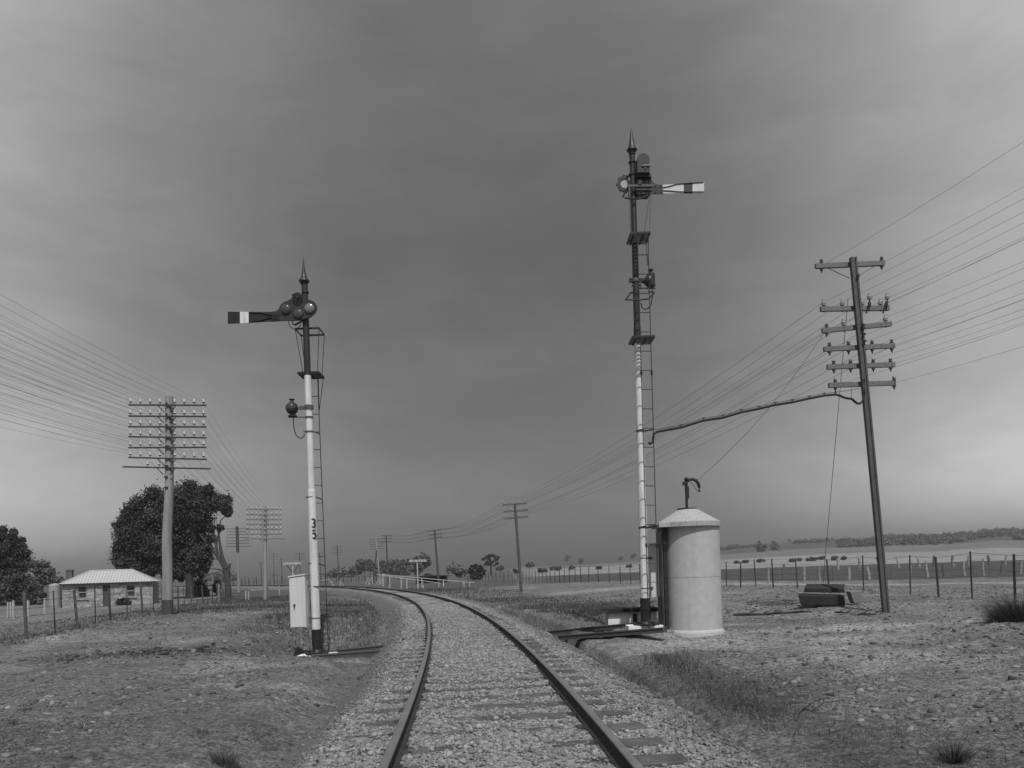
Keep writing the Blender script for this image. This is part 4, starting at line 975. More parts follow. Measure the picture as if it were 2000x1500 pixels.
# ------------------------------------------------------------------ wires (each wire is a thing)
def wire(name, a, b, sag, r, label, cat, group, n=14, mt=WIRE):
    a = np.array(a, float); b = np.array(b, float)
    pts = [a+(b-a)*t-np.array([0, 0, sag*4*t*(1-t)]) for t in np.linspace(0, 1, n+1)]
    m = M(); m.tube(pts, r, 5); o = m.build(name, mt, None, origin=tuple((a+b)/2), smooth=80)
    return tag(o, label, cat, group)
lw = 'thin telegraph wire from the stout crooked pole running out of the picture at left'
off = np.array([2.6, -40.0, .1])
for i, pts in enumerate(L1p):
    for j, p in enumerate(pts):
        if i == 6: continue
        wire('telegraph_wire', p, p+off+np.array([0, 0, random.uniform(-.08, .08)]), .75+random.uniform(-.12, .12), .0027, lw, 'wire', 'wires left of the crooked pole', 20)
lw = 'thin telegraph wire strung between the stout crooked pole and the slender pale pole'
for pa, pb_ in zip(L1p, L2p):
    for p, q in zip(pa, pb_): wire('telegraph_wire', p, q, .5+random.uniform(-.1, .1), .0027, lw, 'wire', 'wires between the two pale poles', 10)
lw = 'thin wire running from the tall leaning pole out of the picture at the upper right'
off = np.array([3.6, -30.0, .1])
for i, pts in enumerate(R1p):
    for j, p in enumerate(pts):
        wire('telegraph_wire', p, p+off+np.array([0, 0, random.uniform(-.05, .05)]), .75+random.uniform(-.08, .08), .0027, lw, 'wire', 'wires right of the leaning pole', 20)
lw = 'thin wire strung from the tall leaning pole to the lone three-armed pole'
for pa, pb_ in ((R1p[1], R2p[0]), (R1p[2], R2p[1]), (R1p[3], R2p[2])):
    for p, q in zip(pa, pb_): wire('telegraph_wire', p, q, .45+random.uniform(-.06, .06), .004, lw, 'wire', 'wires between the leaning pole and the lone pole', 14)
lw = 'thin wire strung from the lone three-armed pole to the leaning pole behind the railing'
for pa, pb_ in zip(R2p, R3p):
    for p, q in zip(pa, pb_): wire('telegraph_wire', p, q, .6, .006, lw, 'wire', 'wires between the lone pole and the railing pole', 10)
lw = 'thin wire strung from the pole behind the railing to the pole beside the prop'
for pa, pb_ in zip(R3p, R4p):
    for p, q in zip(pa, pb_): wire('telegraph_wire', p, q, .5, .007, lw, 'wire', 'wires between the two farthest three-armed poles', 8)
q = W(1648, 640, 18, .1); g0 = W(1602, 1152, 20.5)
wire('guy_wire', W(1660, 580, 18, .1), np.array([g0[0], g0[1], gz(g0[0], g0[1])-.1]), .0, .007, 'thin guy wire from the tall leaning pole down to the ground by the timber baulks', 'guy wire', None, 6)
wire('service_wire', W(1361, 938, 15.8), W(1612, 648, 18, .1), .25, .006, 'thin wire from the pipe on the hut roof up to the tall leaning pole', 'wire', None, 16)
# aerial cable: thick cable slung from the signal to the pole, with its messenger wire
px = [(1266.5,864),(1270,867),(1275,863),(1276,854),(1277,847),(1284,843),(1330,832.5),(1374,822),(1412,813.5),(1448,807),(1482,800.5),(1514.5,793),(1548,786),(1580.6,778),(1610,773),(1632,769.5),(1640,772.5),(1647,776),(1655,778),(1663,778.8),(1668,783),(1674,788),(1680,788),(1685,783),(1688,770),(1687,740)]
n = len(px); cab = thing('aerial_cable', W(1448, 807, 16.7), 'thick sagging black cable slung between the taller signal and the tall leaning pole', 'cable')
pts = [W(u, v, 15.7+2.25*min(1, max(0, (u-1277)/(1680-1277)))) for u, v in px]
for i in range(6, 16): pts[i][2] += random.uniform(-.03, .03)
m = M(); m.tube(pts, .028, 8); m.build('cable', CABLE, cab, smooth=60)
m = M(); m.tube([W(1262, 840, 15.75)]+[p+np.array([0, 0, .05]) for p in pts[5:16]]+[W(1690, 757, 17.95)], .006, 6); m.build('messenger_wire', IRON, cab, smooth=60)
for i in range(6, 16): m = M(); m.beam(pts[i]+np.array([-.04, 0, .05]), pts[i]+np.array([.04, 0, .06]), .02, .02); m.tube([pts[i]+np.array([0, 0, .055]), pts[i]], .012, 6); m.build('cable_hanger', IRON, cab)
m = M(); m.tube([pts[19], W(1663.5, 759, 17.9)], .006, 6); m.build('cable_hanger', IRON, cab)

# ------------------------------------------------------------------ fences
def fence(name, label, path, step, h, mats, r=(.055, .028), nw=4, jitter=.04, group=None, wr=.005, lean=.03, skip=None, irregular=0):
    P = [np.array(p, float) for p in path]; seg = [np.linalg.norm(P[i+1]-P[i]) for i in range(len(P)-1)]; tot = sum(seg)
    def at(s):
        for i, l in enumerate(seg):
            if s <= l or i == len(seg)-1: return P[i]+(P[i+1]-P[i])*(s/l)
            s -= l
    b = at(0); root = thing(name, (b[0], b[1], gz(b[0], b[1])), label, 'fence', group)
    s = 0; i = 0; tops = []
    while s <= tot:
        q = at(s); z = gz(q[0], q[1]); hh = h*random.uniform(1-jitter, 1+jitter)
        rr = r[i % len(r)]; mt = mats[i % len(mats)]
        m = M(); tp = np.array([q[0]+random.gauss(0, lean), q[1]+random.gauss(0, lean), z+hh])
        if irregular: 
            mid = np.array([(q[0]+tp[0])/2+random.gauss(0, .03), q[1], z+hh*.5]); m.tube([(q[0], q[1], z-.2), mid, tp], [rr*random.uniform(.8, 1.3), rr, rr*random.uniform(.6, 1.1)], 7)
        else: m.tube([(q[0], q[1], z-.2), tp], [rr, rr*.92], 8)
        m.build('post', mt, root, smooth=40); tops.append((q, z, tp, hh)); i += 1; s += step*(1+random.uniform(-irregular, irregular)*.5)
    for w in range(nw):
        f = 1-.03-w*.92/nw*.9; m = M()
        m.tube([np.array([q[0]+(tp[0]-q[0])*f, q[1]+(tp[1]-q[1])*f-.03, z+hh*f]) for q, z, tp, hh in tops], wr, 4)
        m.build('fence_wire', WIRE, root)
    return root
fence('post_and_wire_fence', 'post and wire fence along the left paddock in front of the stone cottage', [(-16.0, 18.3), (-12.15, 18.5), (-12.9, 21.7), (-14.2, 26.3), (-14.9, 30), (-17, 38), (-20.5, 52), (-25, 66), (-31, 80)], 1.93, 1.18, [POSTW, POSTB], (.042, .018), 5, .03)
fence('post_and_wire_fence', 'long post and wire fence across the right side behind the timber baulks', [(13.3, 15.9), (13.0, 20.4), (13.2, 28), (11.6, 32), (10.9, 38), (8.1, 52), (5.7, 58.5), (3.5, 70), (0, 90), (-7, 112)], 1.72, 1.28, [POSTB, POSTB], (.034, .026), 5, .05)
fence('low_wire_fence', 'low wire fence with thin posts left of the lone three-armed pole', [(-4.6, 66), (.2, 62)], 1.0, .85, [POSTW], (.018,), 3)
fence('split_post_fence', 'nearer row of crooked weathered fence posts in the right paddock', [(20.0, 58), (41.5, 58)], 1.35, 1.15, [POSTL, POSTW, POSTL], (.10, .085, .11), 1, .2, None, .006, .14, None, .5)
fence('split_post_fence', 'farther row of pale weathered fence posts in the right paddock', [(36, 82), (60, 80)], 1.9, 1.15, [POSTL, POSTL, POSTW], (.13, .11), 1, .18, None, .008, .12, None, .5)
fence('picket_fence', 'distant row of thin dark posts across the line behind the slender pale pole', [(-62, 165), (-34, 165), (-22, 160)], .85, 1.9, [POSTB, POSTW], (.09, .08), 1, .2, None, .01, .08, None, .6)
fence('picket_fence', 'close-set old posts at the foot of the half dead tree', [(-30, 76), (-24.5, 62)], .9, 1.35, [POSTW, POSTL, POSTW], (.07, .06), 1, .2, None, .006, .1, None, .5)

# ------------------------------------------------------------------ posts, railings and boards by the crossing
def bar(m, a, b, D, w, D2=None): m.beam(W(*a, D), W(*b, D2 or D), w, w, up=(0, 1, 0))
ra = thing('white_railing', W(830, 1150, 80), 'long white post and rail beside the curve, with a nameboard standing in front', 'railing')
m = M(); bar(m, (745, 1122), (926, 1138), 80, .075); bar(m, (735, 1122), (860, 1139), 78.5, .065); m.build('top_rail', WHITEW, ra)
for u, v0, v1, D in ((761,1126,1146,80),(783.5,1127,1149,80),(794.5,1131,1149,78.5),(824,1130,1150,80),(826.5,1136,1150,78.5),(857,1138,1152,78.5),(866,1132,1152,80),(748,1120,1143,80),(905.5,1137,1151,80)):
    m = M(); bar(m, (u, v0), (u+.5, v1+3), D, .10); m.build('post', WHITEW, ra)
def wing(us, D, label):
    b = W(us[0][0][0], us[0][0][1], D); r = thing('wing_fence', b, label, 'crossing fence')
    for a, c in us: m = M(); bar(m, a, c, D, .065); m.build('rail', WHITEW, r)
wing([(c9(268,1300),c9(345,1130)),(c9(325,1305),c9(432,1100)),(c9(372,1300),c9(352,1180)),(c9(440,1300),c9(430,1080))], 88, 'white slanting crossing wing fence at the foot of the dark prop')
wing([(c9(505,1305),c9(590,1150)),(c9(555,1305),c9(640,1160)),(c9(630,1300),c9(622,1170)),(c9(683,1305),c9(668,1060)),(c9(615,1230),c9(690,1180))], 84, 'white slanting crossing wing fence just right of the dark prop')
c8 = crop(6.25, 420, 960)
wing([(c8(1400,1090),c8(1490,1190)),(c8(1430,1090),c8(1430,1190)),(c8(1525,1080),c8(1525,1190)),(c8(1520,1090),c8(1600,1190)),(c8(1290,1085),c8(1400,1075))], 92, 'white slanting crossing wing fence just right of the numbered signal')
def board(label, u0, u1, v0, v1, pu, vb, D):
    g = W(pu, vb, D); z = gz(g[0], g[1]); r = thing('station_nameboard', (g[0], D, z), label, 'nameboard')
    a, b = W(u0, (v0+v1)/2+.5, D), W(u1, (v0+v1)/2-.5, D); m = M(); m.beam(a, b, .05, (v1-v0)*D/F); m.build('board', WHITEW, r)
    m = M(); t = W(pu-1, v0, D, .09); m.tube([(t[0], t[1], z-.2), t], .075, 10); m.build('post', WHITEW, r, smooth=50)
    m = M()
    for uu in (u0+5, u1-4): m.beam(W(uu, v1, D, .06), W(pu, v1+17, D, .06), .06, .06)
    m.build('brace', IRON, r)
    return r
board('white nameboard on a braced post showing above the white equipment cabinet', 553.5, 587.5, 1098.5, 1102.5, 572, 1158, 70)
nb = board('white nameboard on a tall white post in front of the white railing', 799, 833, 1093, 1097.5, 815.5, 1151, 77)
m = M()
for u, w in ((806.5, 1.6), (809.5, 1.2), (818, 1.8), (821.2, 1.2), (826.8, 1.5)):
    p = W(u, 1095.3, 77, -.03); m.box(tuple(p), (w*.045, .012, .11))
m.build('faded_marks', GREYIRON, nb)
for i, (u, v0, v1, D, lb) in enumerate(((14, 1176, 1188, 46, 'leaning white stump, first of the cluster at the left edge'), (20.5, 1176, 1192, 45, 'thin white stump in the middle of the cluster at the left edge'), (26, 1173, 1194, 44, 'thick white stump, right of the cluster at the left edge'), (55, 1172, 1188, 46, 'single white stump just right of the nearest fence post'), (87, 1168, 1187, 48, 'low pale stump in front of the water tank'), (480, 1154, 1166, 62, 'left of two short white stakes beside the old posts'), (485.5, 1155, 1166, 62, 'right of two short white stakes beside the old posts'), (906.5, 1137, 1149, 74, 'short white post at the end of the white railing'), (917, 1135, 1149, 74, 'short white post under the dark round bush'), (545.5, 1144, 1160, 72, 'short white post with a spread foot under the left nameboard'))):
    a = W(u, v1, D); z = gz(a[0], a[1]); t = W(u+(1.5 if i == 0 else 0), v0, D); m = M(); t[2] = max(t[2], z+.35)
    m.tube([(a[0], a[1], z-.15), t], [.085 if i in (2, 3, 4) else .06, .075 if i in (2, 3) else .055], 8); o = m.build('white_post', WHITES, None, origin=(a[0], a[1], z), smooth=50); tag(o, lb, 'post', 'short white posts')
# low timber rail near the slender pole
m = M(); bar(m, c8(430, 1198), c8(900, 1160), 62, .08); bar(m, c8(440, 1212), c8(900, 1172), 62, .06); q = W(*c8(660, 1180), 62)
o = m.build('low_rail', POSTL, None, origin=tuple(q)); tag(o, 'low pale double rail across the grass behind the slender pale pole', 'rail')

# ------------------------------------------------------------------ timber baulks and fallen branches
def baulks():
    b = crop(11.11, 1540, 1120)
    def blk(front, dep, lab, D, lift=0, mats=(TIMBERD, ENDPALE)):
        f = [W(*b(*p), D) for p in front]   # bl, br, tr, tl
        V = np.array(dep, float)
        m = M(); P = [f[0], f[1], f[1]+V, f[0]+V, f[3], f[2], f[2]+V*1.0, f[3]+V*1.0]
        o = len(m.v)
        m.add(P, [(3,2,1,0),(4,5,6,7),(0,1,5,4),(2,3,7,6)], 0); m.add(P, [(1,2,6,5),(3,0,4,7)], 1)  # long faces take the dark tone, end faces the paler one
        ob = m.build('timber_baulk', list(mats), None, origin=tuple((P[0]+P[2])/2)); md = ob.modifiers.new('bevel', 'BEVEL'); md.width = .02; md.segments = 2
        tag(ob, lab, 'timber baulk', 'stack of timber baulks')
    blk([(275,700),(1240,690),(1205,500),(200,465)], (.18, .36, .03), 'lower front baulk of the dark timber stack beside the leaning pole', 19.4)
    blk([(335,412),(1225,425),(1205,325),(345,318)], (.26, .5, .10), 'upper baulk lying on top of the dark timber stack', 19.6)
    blk([(1440,660),(1630,620),(1560,380),(1340,400)], (.1, .5, .0), 'grey block end at the right of the dark timber stack', 19.75, 0, (ENDPALE, ENDPALE))
baulks()
def branch(px, D, r, lab):
    pts = []
    for i, (u, v) in enumerate(px):
        q = W(u, v, D); z = gz(q[0], q[1]); pts.append((q[0], q[1]+.05*math.sin(i*2.1), z+r*.5+.02*(i % 2)))
    m = M(); m.tube(pts, [r*.6]+[r*random.uniform(.8, 1.2) for _ in pts[1:-1]]+[r*.4], 7)
    for i in (1, 2): a = np.array(pts[i]); m.tube([a, a+np.array([.18, .1, .07]), a+np.array([.32, .05, .10])], [r*.5, r*.35, r*.15], 5)
    o = m.build('fallen_branch', TIMBERD, None, origin=pts[0], smooth=50); tag(o, lab, 'branch')
branch([(1432,1190),(1460,1186),(1485,1183),(1510,1181),(1540,1183),(1562,1184),(1585,1188)], 18.6, .035, 'long dark fallen branch on the ground between the hut and the timber stack')
branch([(1630,1187),(1640,1192),(1652,1195)], 18.3, .03, 'short dark stick just in front of the timber stack')
branch([(1674,1201),(1686,1204),(1705,1208)], 17.5, .03, 'short dark stick at the foot of the tall leaning pole')
branch([(1564,1402),(1572,1396),(1582,1390)], 8.2, .012, 'small thin dark stick in the right foreground')
q = W(1520, 1180, 18.7); m = M(); m.ball((q[0], q[1], gz(q[0], q[1])+.06), .09, (1.2, 1, .9), 9, 6); o = m.build('dark_stone', BRICK, None, origin=(q[0], q[1], gz(q[0], q[1]))); tag(o, 'dark lump of stone in the middle of the long fallen branch', 'stone')

# ------------------------------------------------------------------ cottage
def cottage():
    h = crop(3.948, 0, 900); th = math.radians(20); co, si = math.cos(th), math.sin(th)
    A = W(*h(478, 1000), 70.0); dep = 5.0
    def tf(u): rr = ((u-1000)/F*RC+(-(1140-YH)/F)*RS); return (rr*A[1]-A[0])/(co-rr*si)      # distance along the front wall
    def zf(u, v): return W(u, v, A[1]+si*tf(u))[2]
    def T(p): return (A[0]+co*p[0]-si*p[1], A[1]+si*p[0]+co*p[1], p[2])
    zb = min(gz(A[0]+3*co, A[1]+3*si), zf(*h(850, 1117))); Lx = tf(h(1180, 0)[0]); ze = zf(*h(850, 940))
    org = (A[0]+co*Lx/2, A[1]+si*Lx/2+2, zb)
    root = thing('stone_cottage', org, 'low rubble stone cottage with a pale hipped iron roof and brick chimney', 'house')
    def B(m, name, mats, par=None):
        m.v = [T(p) for p in m.v]; return m.build(name, mats, par or root)
    def op(x0, y0, x1, y1):
        a, b = h(x0, y0), h(x1, y1); return tf(a[0]), tf(b[0]), zf(*a), zf(*b)
    ops = [op(598, 1065, 668, 965), op(790, 1117, 850, 957), op(975, 1050, 1040, 955)]
    m = M(); xs = [0.0]
    def wb(a, b, z0, z1): m.box(((a+b)/2, .2, (z0+z1)/2), (b-a, .4, z1-z0))
    for i, (a, b, z0, z1) in enumerate(ops):
        wb(xs[-1], a, zb-.5, ze); wb(a, b, z1, ze)
        if i != 1: wb(a, b, zb-.5, z0)
        xs.append(b)
    wb(xs[-1], Lx, zb-.5, ze)
    for xx in (.2, Lx-.2): m.box((xx, dep/2+.2, (zb+ze)/2-.25), (.4, dep-.4, ze-zb+.5))
    m.box((Lx/2, dep-.2, (zb+ze)/2-.25), (Lx-.8, .4, ze-zb+.5))
    B(m, 'wall', STONEWALL)
    m = M(); ea = .18; rise = W(*h(850, 845), A[1]+si*tf(h(850, 0)[0])+dep/2)[2]-ze; run = dep/2
    rx0, rx1 = 2.0, Lx-2.1
    a = [(-ea, -ea, ze), (Lx+ea, -ea, ze), (Lx+ea, dep+ea, ze), (-ea, dep+ea, ze)]; r0 = (rx0, run, ze+rise); r1 = (rx1, run, ze+rise)
    m.add(a+[r0, r1], [(0, 1, 5, 4), (1, 2, 5), (2, 3, 4, 5), (3, 0, 4), (3, 2, 1, 0)])
    for i in range(30):    # roll-formed ribs of the iron sheets
        xb = -ea+(Lx+2*ea)*(i+.5)/30
        g = 1.0 if rx0 <= xb <= rx1 else (xb+ea)/(rx0+ea) if xb < rx0 else (Lx+ea-xb)/(Lx+ea-rx1)
        m.tube([(xb, -ea, ze+.02), (xb, -ea+(run+ea)*g, ze+rise*g+.02)], .022, 4)
    for p, q in ((a[0], r0), (a[1], r1), (r0, r1), (a[2], r1)): m.tube([np.array(p)+[0, 0, .03], np.array(q)+[0, 0, .03]], .06, 6)
    m.box((Lx/2, -ea-.05, ze-.03), (Lx+2*ea, .10, .10), 0, 1)
    rf = B(m, 'roof', [ROOFM, IRON])
    m = M(); cu = tf(h(518, 0)[0])-.1; zt = W(*h(518, 842), A[1]+3)[2]; zt = W(*h(518, 842), A[1]+2.8)[2]; m.box((.12, 3.0, (ze+zt)/2-.3), (.52, .8, zt-ze+.6)); m.box((.12, 3.0, zt-.04), (.6, .88, .14)); B(m, 'chimney', BRICK, rf)
    for i, (p, q, z0, z1) in enumerate(ops):
        m = M()
        if i == 1:
            z0 = zb; m.box(((p+q)/2, .2, (z0+z1)/2), (q-p, .06, z1-z0)); d = B(m, 'door', DOORM)
            m = M(); m.box((q-.1, .14, z0+1.0), (.05, .05, .08)); B(m, 'handle', IRON, d)
        else:
            for xx in (p+.04, q-.04): m.box((xx, .15, (z0+z1)/2), (.08, .1, z1-z0))
            for zz in (z0+.05, (z0+z1)/2, z1-.05): m.box(((p+q)/2, .15, zz), (q-p-.16, .09, .08))
            w = B(m, 'window', FRAME); m = M(); m.box(((p+q)/2, .2, (z0+z1)/2), (q-p-.1, .03, z1-z0-.1)); B(m, 'pane', GLASSW, w)
            m = M(); m.box(((p+q)/2, -.04, z0-.05), (q-p+.25, .16, .1)); B(m, 'sill', FRAME, w)
    m = M(); m.box((Lx+.02, 1.9, (zb+ze)/2+.1), (.06, .8, 1.1)); w = B(m, 'window', FRAME); m = M(); m.box((Lx+.055, 1.9, (zb+ze)/2+.1), (.02, .62, .92)); B(m, 'pane', GLASSW, w)
    # rain tank
    q0, q1 = W(*h(385, 1100), 73), W(*h(470, 1100), 73); r = (q1[0]-q0[0])/2; cx, cy = (q0[0]+q1[0])/2, 73; z = gz(cx, cy); tt = W(*h(430, 958), 73)[2]
    m = M(); prof = [(0, r)]; n = 26
    for i in range(n*2): prof.append(((tt-z)*i/(n*2), r+(.02 if i % 2 else 0)))
    prof += [(tt-z, r), (tt-z+.18, .1)]; m.lathe((cx, cy, z), (0, 0, 1), prof, 28)
    o = m.build('water_tank', TANKM, None, origin=(cx, cy, z), smooth=50); tag(o, 'round corrugated rainwater tank at the left end of the cottage', 'water tank')
cottage()
def shed():
    D = 110; s = crop(14.286, 780, 1070)
    z = gz(-12, D); pt = lambda x, y: W(*s(x, y), D)
    root = thing('low_shed', (pt(820, 900)[0], D+2, z), 'low dark tumbledown shed behind the white railing', 'shed')
    a, b = pt(415, 900)[0], pt(1290, 900)[0]; zt = pt(900, 775)[2]; m = M()
    m.box(((a+b)/2, D+2.5, (z+zt)/2), (b-a-.3, 4, zt-z)); m.build('wall', SHED, root)
    m = M(); p = [pt(405, 815), pt(640, 800), pt(730, 710), pt(860, 770), pt(1290, 765), pt(1310, 800)]
    m.prism([(q[0], q[2]) for q in p]+[(p[-1][0], zt-.15), (p[0][0], zt-.15)], D-.3, D+5.5); m.build('roof', SHED, root)
    for x in (1170, 1275): m = M(); q = pt(x, 900); m.box((q[0], D-1.2, (z+q[2])/2), (.35, .35, q[2]-z)); m.build('post', SHED, root)
    g = [pt(1330, 830), pt(1345, 730), pt(1395, 665), pt(1455, 730), pt(1460, 830)]
shed()

# ------------------------------------------------------------------ trees
def leaves(centers, n, size, spread, el=1.8, ret=False):
    """leaf clumps: n leaves round the given clump centres"""
    k = rng.integers(0, len(centers), n); p = centers[k]+rng.normal(0, 1, (n, 3))*spread[k][:, None]
    a = rng.normal(0, 1, (n, 3)); a /= np.linalg.norm(a, axis=1)[:, None]
    b = np.cross(a, rng.normal(0, 1, (n, 3))); b /= np.linalg.norm(b, axis=1)[:, None]
    s = size*rng.uniform(.5, 1.3, n)[:, None]
    v = np.stack([p-a*s*el*.5, p+b*s*.5, p+a*s*el*.5, p-b*s*.5], 1).reshape(-1, 3)
    f = np.arange(4*n).reshape(-1, 4)
    return (v, f, k) if ret else (v, f)
def settle(u, v, D):
    best = D; e0 = 9
    for q in np.linspace(D*.45, D*1.7, 240):
        p = W(u, v, q); e = abs(p[2]-gz(p[0], p[1]))/q
        if e < e0-1e-6: e0 = e; best = q
    return best
def tree(name, label, D, blobs, base, n, size, limbs, lm=LEAF, depth=1.0, group=None, bark=BARK, clumps=40, cat='tree', fill=.35):
    """blobs: (u, v, ru, rv) in photo measure; limbs: ([(u, v, dy)...], r0, r1)"""
    if not limbs and D > 60:
        D2 = settle(base[0], base[1], D); size *= D2/D; D = D2
    k = D/F; b = W(*base, D); z = gz(b[0], b[1]); root = thing(name, (b[0], D, z), label, cat, group)
    cs = []; sp = []; area = [ru*rv for u, v, ru, rv in blobs]
    for (u, v, ru, rv) in blobs:
        c = W(u, v, D); nc = max(5, int(clumps*ru*rv/max(area)))
        d = rng.normal(0, 1, (nc, 3)); d /= np.linalg.norm(d, axis=1)[:, None]; rad = rng.uniform(fill, 1, (nc, 1))**.6
        rr = np.array([ru*k, .5*(ru+rv)*k*depth, rv*k]); cs.append(c+d*rad*rr*.86); sp.append(np.full(nc, .23*min(ru, rv)*k)*rng.uniform(.6, 1.4, nc))
    cs = np.vstack(cs); sp = np.concatenate(sp); o = np.array(ORI[root.name])
    ok = cs[:, 2] > z+.2; cs, sp = cs[ok], sp[ok]
    ctone = rng.uniform(.65, 1.45, len(cs))
    v, f, kk = leaves(cs, n, size, sp, ret=True); v[:, 2] = np.maximum(v[:, 2], z+.02)
    bt = LTONE[lm.name]; np_mesh('crown', v-o, f, lm, parent=root, attr=np.repeat(bt*ctone[kk]*rng.uniform(.8, 1.2, len(f)), 4))
    m = M()
    for pts, r0, r1 in limbs:
        P = [W(u, vv, D)+np.array([0, dy, 0]) for u, vv, dy in pts]
        if pts[0][1] >= base[1]-3: P[0][2] = z-.2
        nn = len(P); m.tube(P, [r0+(r1-r0)*i/(nn-1) for i in range(nn)], 8)
    if not limbs: m.tube([(b[0], D, z-.2), W(blobs[0][0], blobs[0][1], D)], [.12, .05], 7)
    m.build('trunk', bark, root, smooth=50)
    return root
t = crop(5.768, 200, 920)
def tb(x, y, rx, ry): return t(x, y)+(rx/5.768, ry/5.768)
tree('gum_tree', 'huge dense dark gum tree behind the cottage and the crooked pole', 84,
  [tb(900,300,200,160), tb(990,130,75,70), tb(620,330,190,130), tb(420,420,150,120), tb(330,540,130,120), tb(170,660,85,75), tb(620,560,220,170), tb(420,720,230,150), tb(250,860,130,120), tb(260,1000,150,120), tb(480,960,220,170), tb(700,800,220,170), tb(900,560,230,170), tb(1100,380,180,140), tb(1180,250,110,100), tb(1330,340,90,90), tb(1400,430,60,70), tb(1060,560,170,140), tb(950,760,200,150), tb(1130,920,110,110), tb(950,960,170,120), tb(1130,1130,70,60), tb(620,1130,170,90), tb(850,1090,140,90), tb(420,1090,150,70), tb(590,250,90,50), tb(870,1190,95,50), tb(1090,1190,70,45), tb(720,1210,110,60), tb(940,1120,110,60)],
  t(985, 1400), 150000, .165, [([(t(985,1400)+(0,)), (t(985,1250)+(0,)), (t(930,1100)+(0,)), (t(800,850)+(1,)), (t(620,560)+(0,))], .55, .15), ([(t(985,1300)+(0,)), (t(960,1200)+(.3,)), (t(900,1140)+(0,)), (t(850,1000)+(0,))], .22, .08), ([(t(985,1250)+(0,)), (t(1040,1000)+(0,)), (t(1080,700)+(0,)), (t(1150,400)+(0,))], .35, .08), ([(t(990,1260)+(0,)), (t(970,1130)+(0,)), (t(940,900)+(0,)), (t(900,500)+(0,))], .4, .12)], LEAF, 1.0)
tree('gum_tree', 'half dead gum tree with bare slanting limbs at the right of the huge dark tree', 76,
  [tb(1370,400,80,70), tb(1310,330,60,60), tb(1330,650,45,35), tb(1230,640,50,45), tb(1420,470,40,40), tb(1120,960,85,90), tb(1190,860,60,50), tb(1050,1000,90,90), tb(1000,1080,120,70), tb(1140,1050,75,60), tb(1220,760,50,45)],
  t(1415, 1420), 22000, .15, [([(t(1415,1420)+(0,)), (t(1410,1200)+(0,)), (t(1370,1070)+(0,)), (t(1290,950)+(0,)), (t(1200,840)+(0,)), (t(1100,720)+(0,))], .34, .06), ([(t(1395,1100)+(0,)), (t(1345,960)+(0,)), (t(1320,800)+(0,)), (t(1312,680)+(0,))], .28, .06), ([(t(1300,960)+(0,)), (t(1270,780)+(0,)), (t(1240,640)+(0,))], .17, .05), ([(t(1415,1180)+(0,)), (t(1430,1060)+(0,)), (t(1442,1040)+(0,))], .2, .09), ([(t(1400,1220)+(0,)), (t(1340,1170)+(0,)), (t(1240,1150)+(0,)), (t(1170,1180)+(0,))], .12, .03), ([(t(1395,1160)+(0,)), (t(1320,1110)+(0,)), (t(1200,1090)+(0,))], .12, .03), ([(t(1410,1270)+(0,)), (t(1330,1230)+(0,)), (t(1250,1220)+(0,))], .09, .03), ([(t(1370,1050)+(0,)), (t(1290,990)+(0,)), (t(1200,985)+(0,))], .08, .02), ([(t(1250,880)+(0,)), (t(1160,780)+(0,)), (t(1090,700)+(0,))], .12, .03), ([(t(1280,860)+(0,)), (t(1330,560)+(0,)), (t(1400,490)+(0,))], .09, .03), ([(t(1300,900)+(0,)), (t(1260,700)+(0,)), (t(1270,520)+(0,))], .08, .03)], LEAF, .8, None, DEADWOOD)
s = crop(7.5, 0, 1000)
def sb(x, y, rx, ry): return s(x, y)+(rx/7.5, ry/7.5)
tree('gum_tree', 'tall dark gum tree cut by the left edge of the picture', 92, [sb(30,330,110,95), sb(220,360,90,100), sb(300,450,75,90), sb(120,520,160,120), sb(300,640,110,110), sb(100,720,170,130), sb(280,820,130,90), sb(60,900,150,120), sb(-60,600,150,250), sb(0,1050,150,130)], s(60, 1400), 55000, .18, [([(s(60,1400)+(0,)), (s(70,1150)+(0,)), (s(140,800)+(0,)), (s(200,480)+(0,))], .4, .1), ([(s(70,1100)+(0,)), (s(240,960)+(0,)), (s(280,700)+(0,))], .2, .06)])
tree('spreading_tree', 'paler flat-topped tree between the left edge tree and the chimney', 150, [sb(460,760,60,60), sb(570,760,90,50), sb(660,760,60,45), sb(570,860,110,60), sb(720,880,100,55), sb(620,960,110,60), sb(840,980,70,50), sb(760,1000,80,40), sb(640,1040,60,40)], s(610, 1180), 9000, .33, [([(s(610,1180)+(0,)), (s(615,1050)+(0,)), (s(590,880)+(0,))], .35, .1), ([(s(615,1050)+(0,)), (s(700,920)+(0,))], .2, .08)], LEAFP)
tree('shrub', 'wide bushy shrubs below the tall tree at the left edge', 80, [sb(300,1020,180,110), sb(430,1080,130,100), sb(200,1130,200,120), sb(440,1240,170,110), sb(120,1270,180,110), sb(320,1290,180,90), sb(560,1300,90,70), sb(640,1230,50,50)], s(330, 1370), 26000, .16, [], LEAFM, .8, None, BARK, 40, 'shrub')
tree('shrub', 'small dark shrub against the cottage wall left of the right window', 70, [(*h_, 9, 7) for h_ in (crop(3.948, 0, 900)(925, 1095), crop(3.948, 0, 900)(960, 1090))]+[(238, 1176, 10, 6)], (240, 1182), 1300, .16, [], LEAF, .8, None, BARK, 20, 'shrub')
tree('shrub', 'dark round shrub at the foot of the huge tree, right of the crooked pole', 80, [t(1100,1350)+(16, 18), t(1080,1320)+(14, 12), t(1130,1390)+(12, 10)], t(1090, 1420), 2200, .22, [], LEAF, .8, None, BARK, 24, 'shrub')
tree('shrub', 'small round shrub among the posts under the dead limbs', 78, [t(1290,1290)+(8, 9), t(1280,1330)+(8, 7)], t(1285, 1400), 700, .2, [], LEAF, .8, None, BARK, 20, 'shrub')
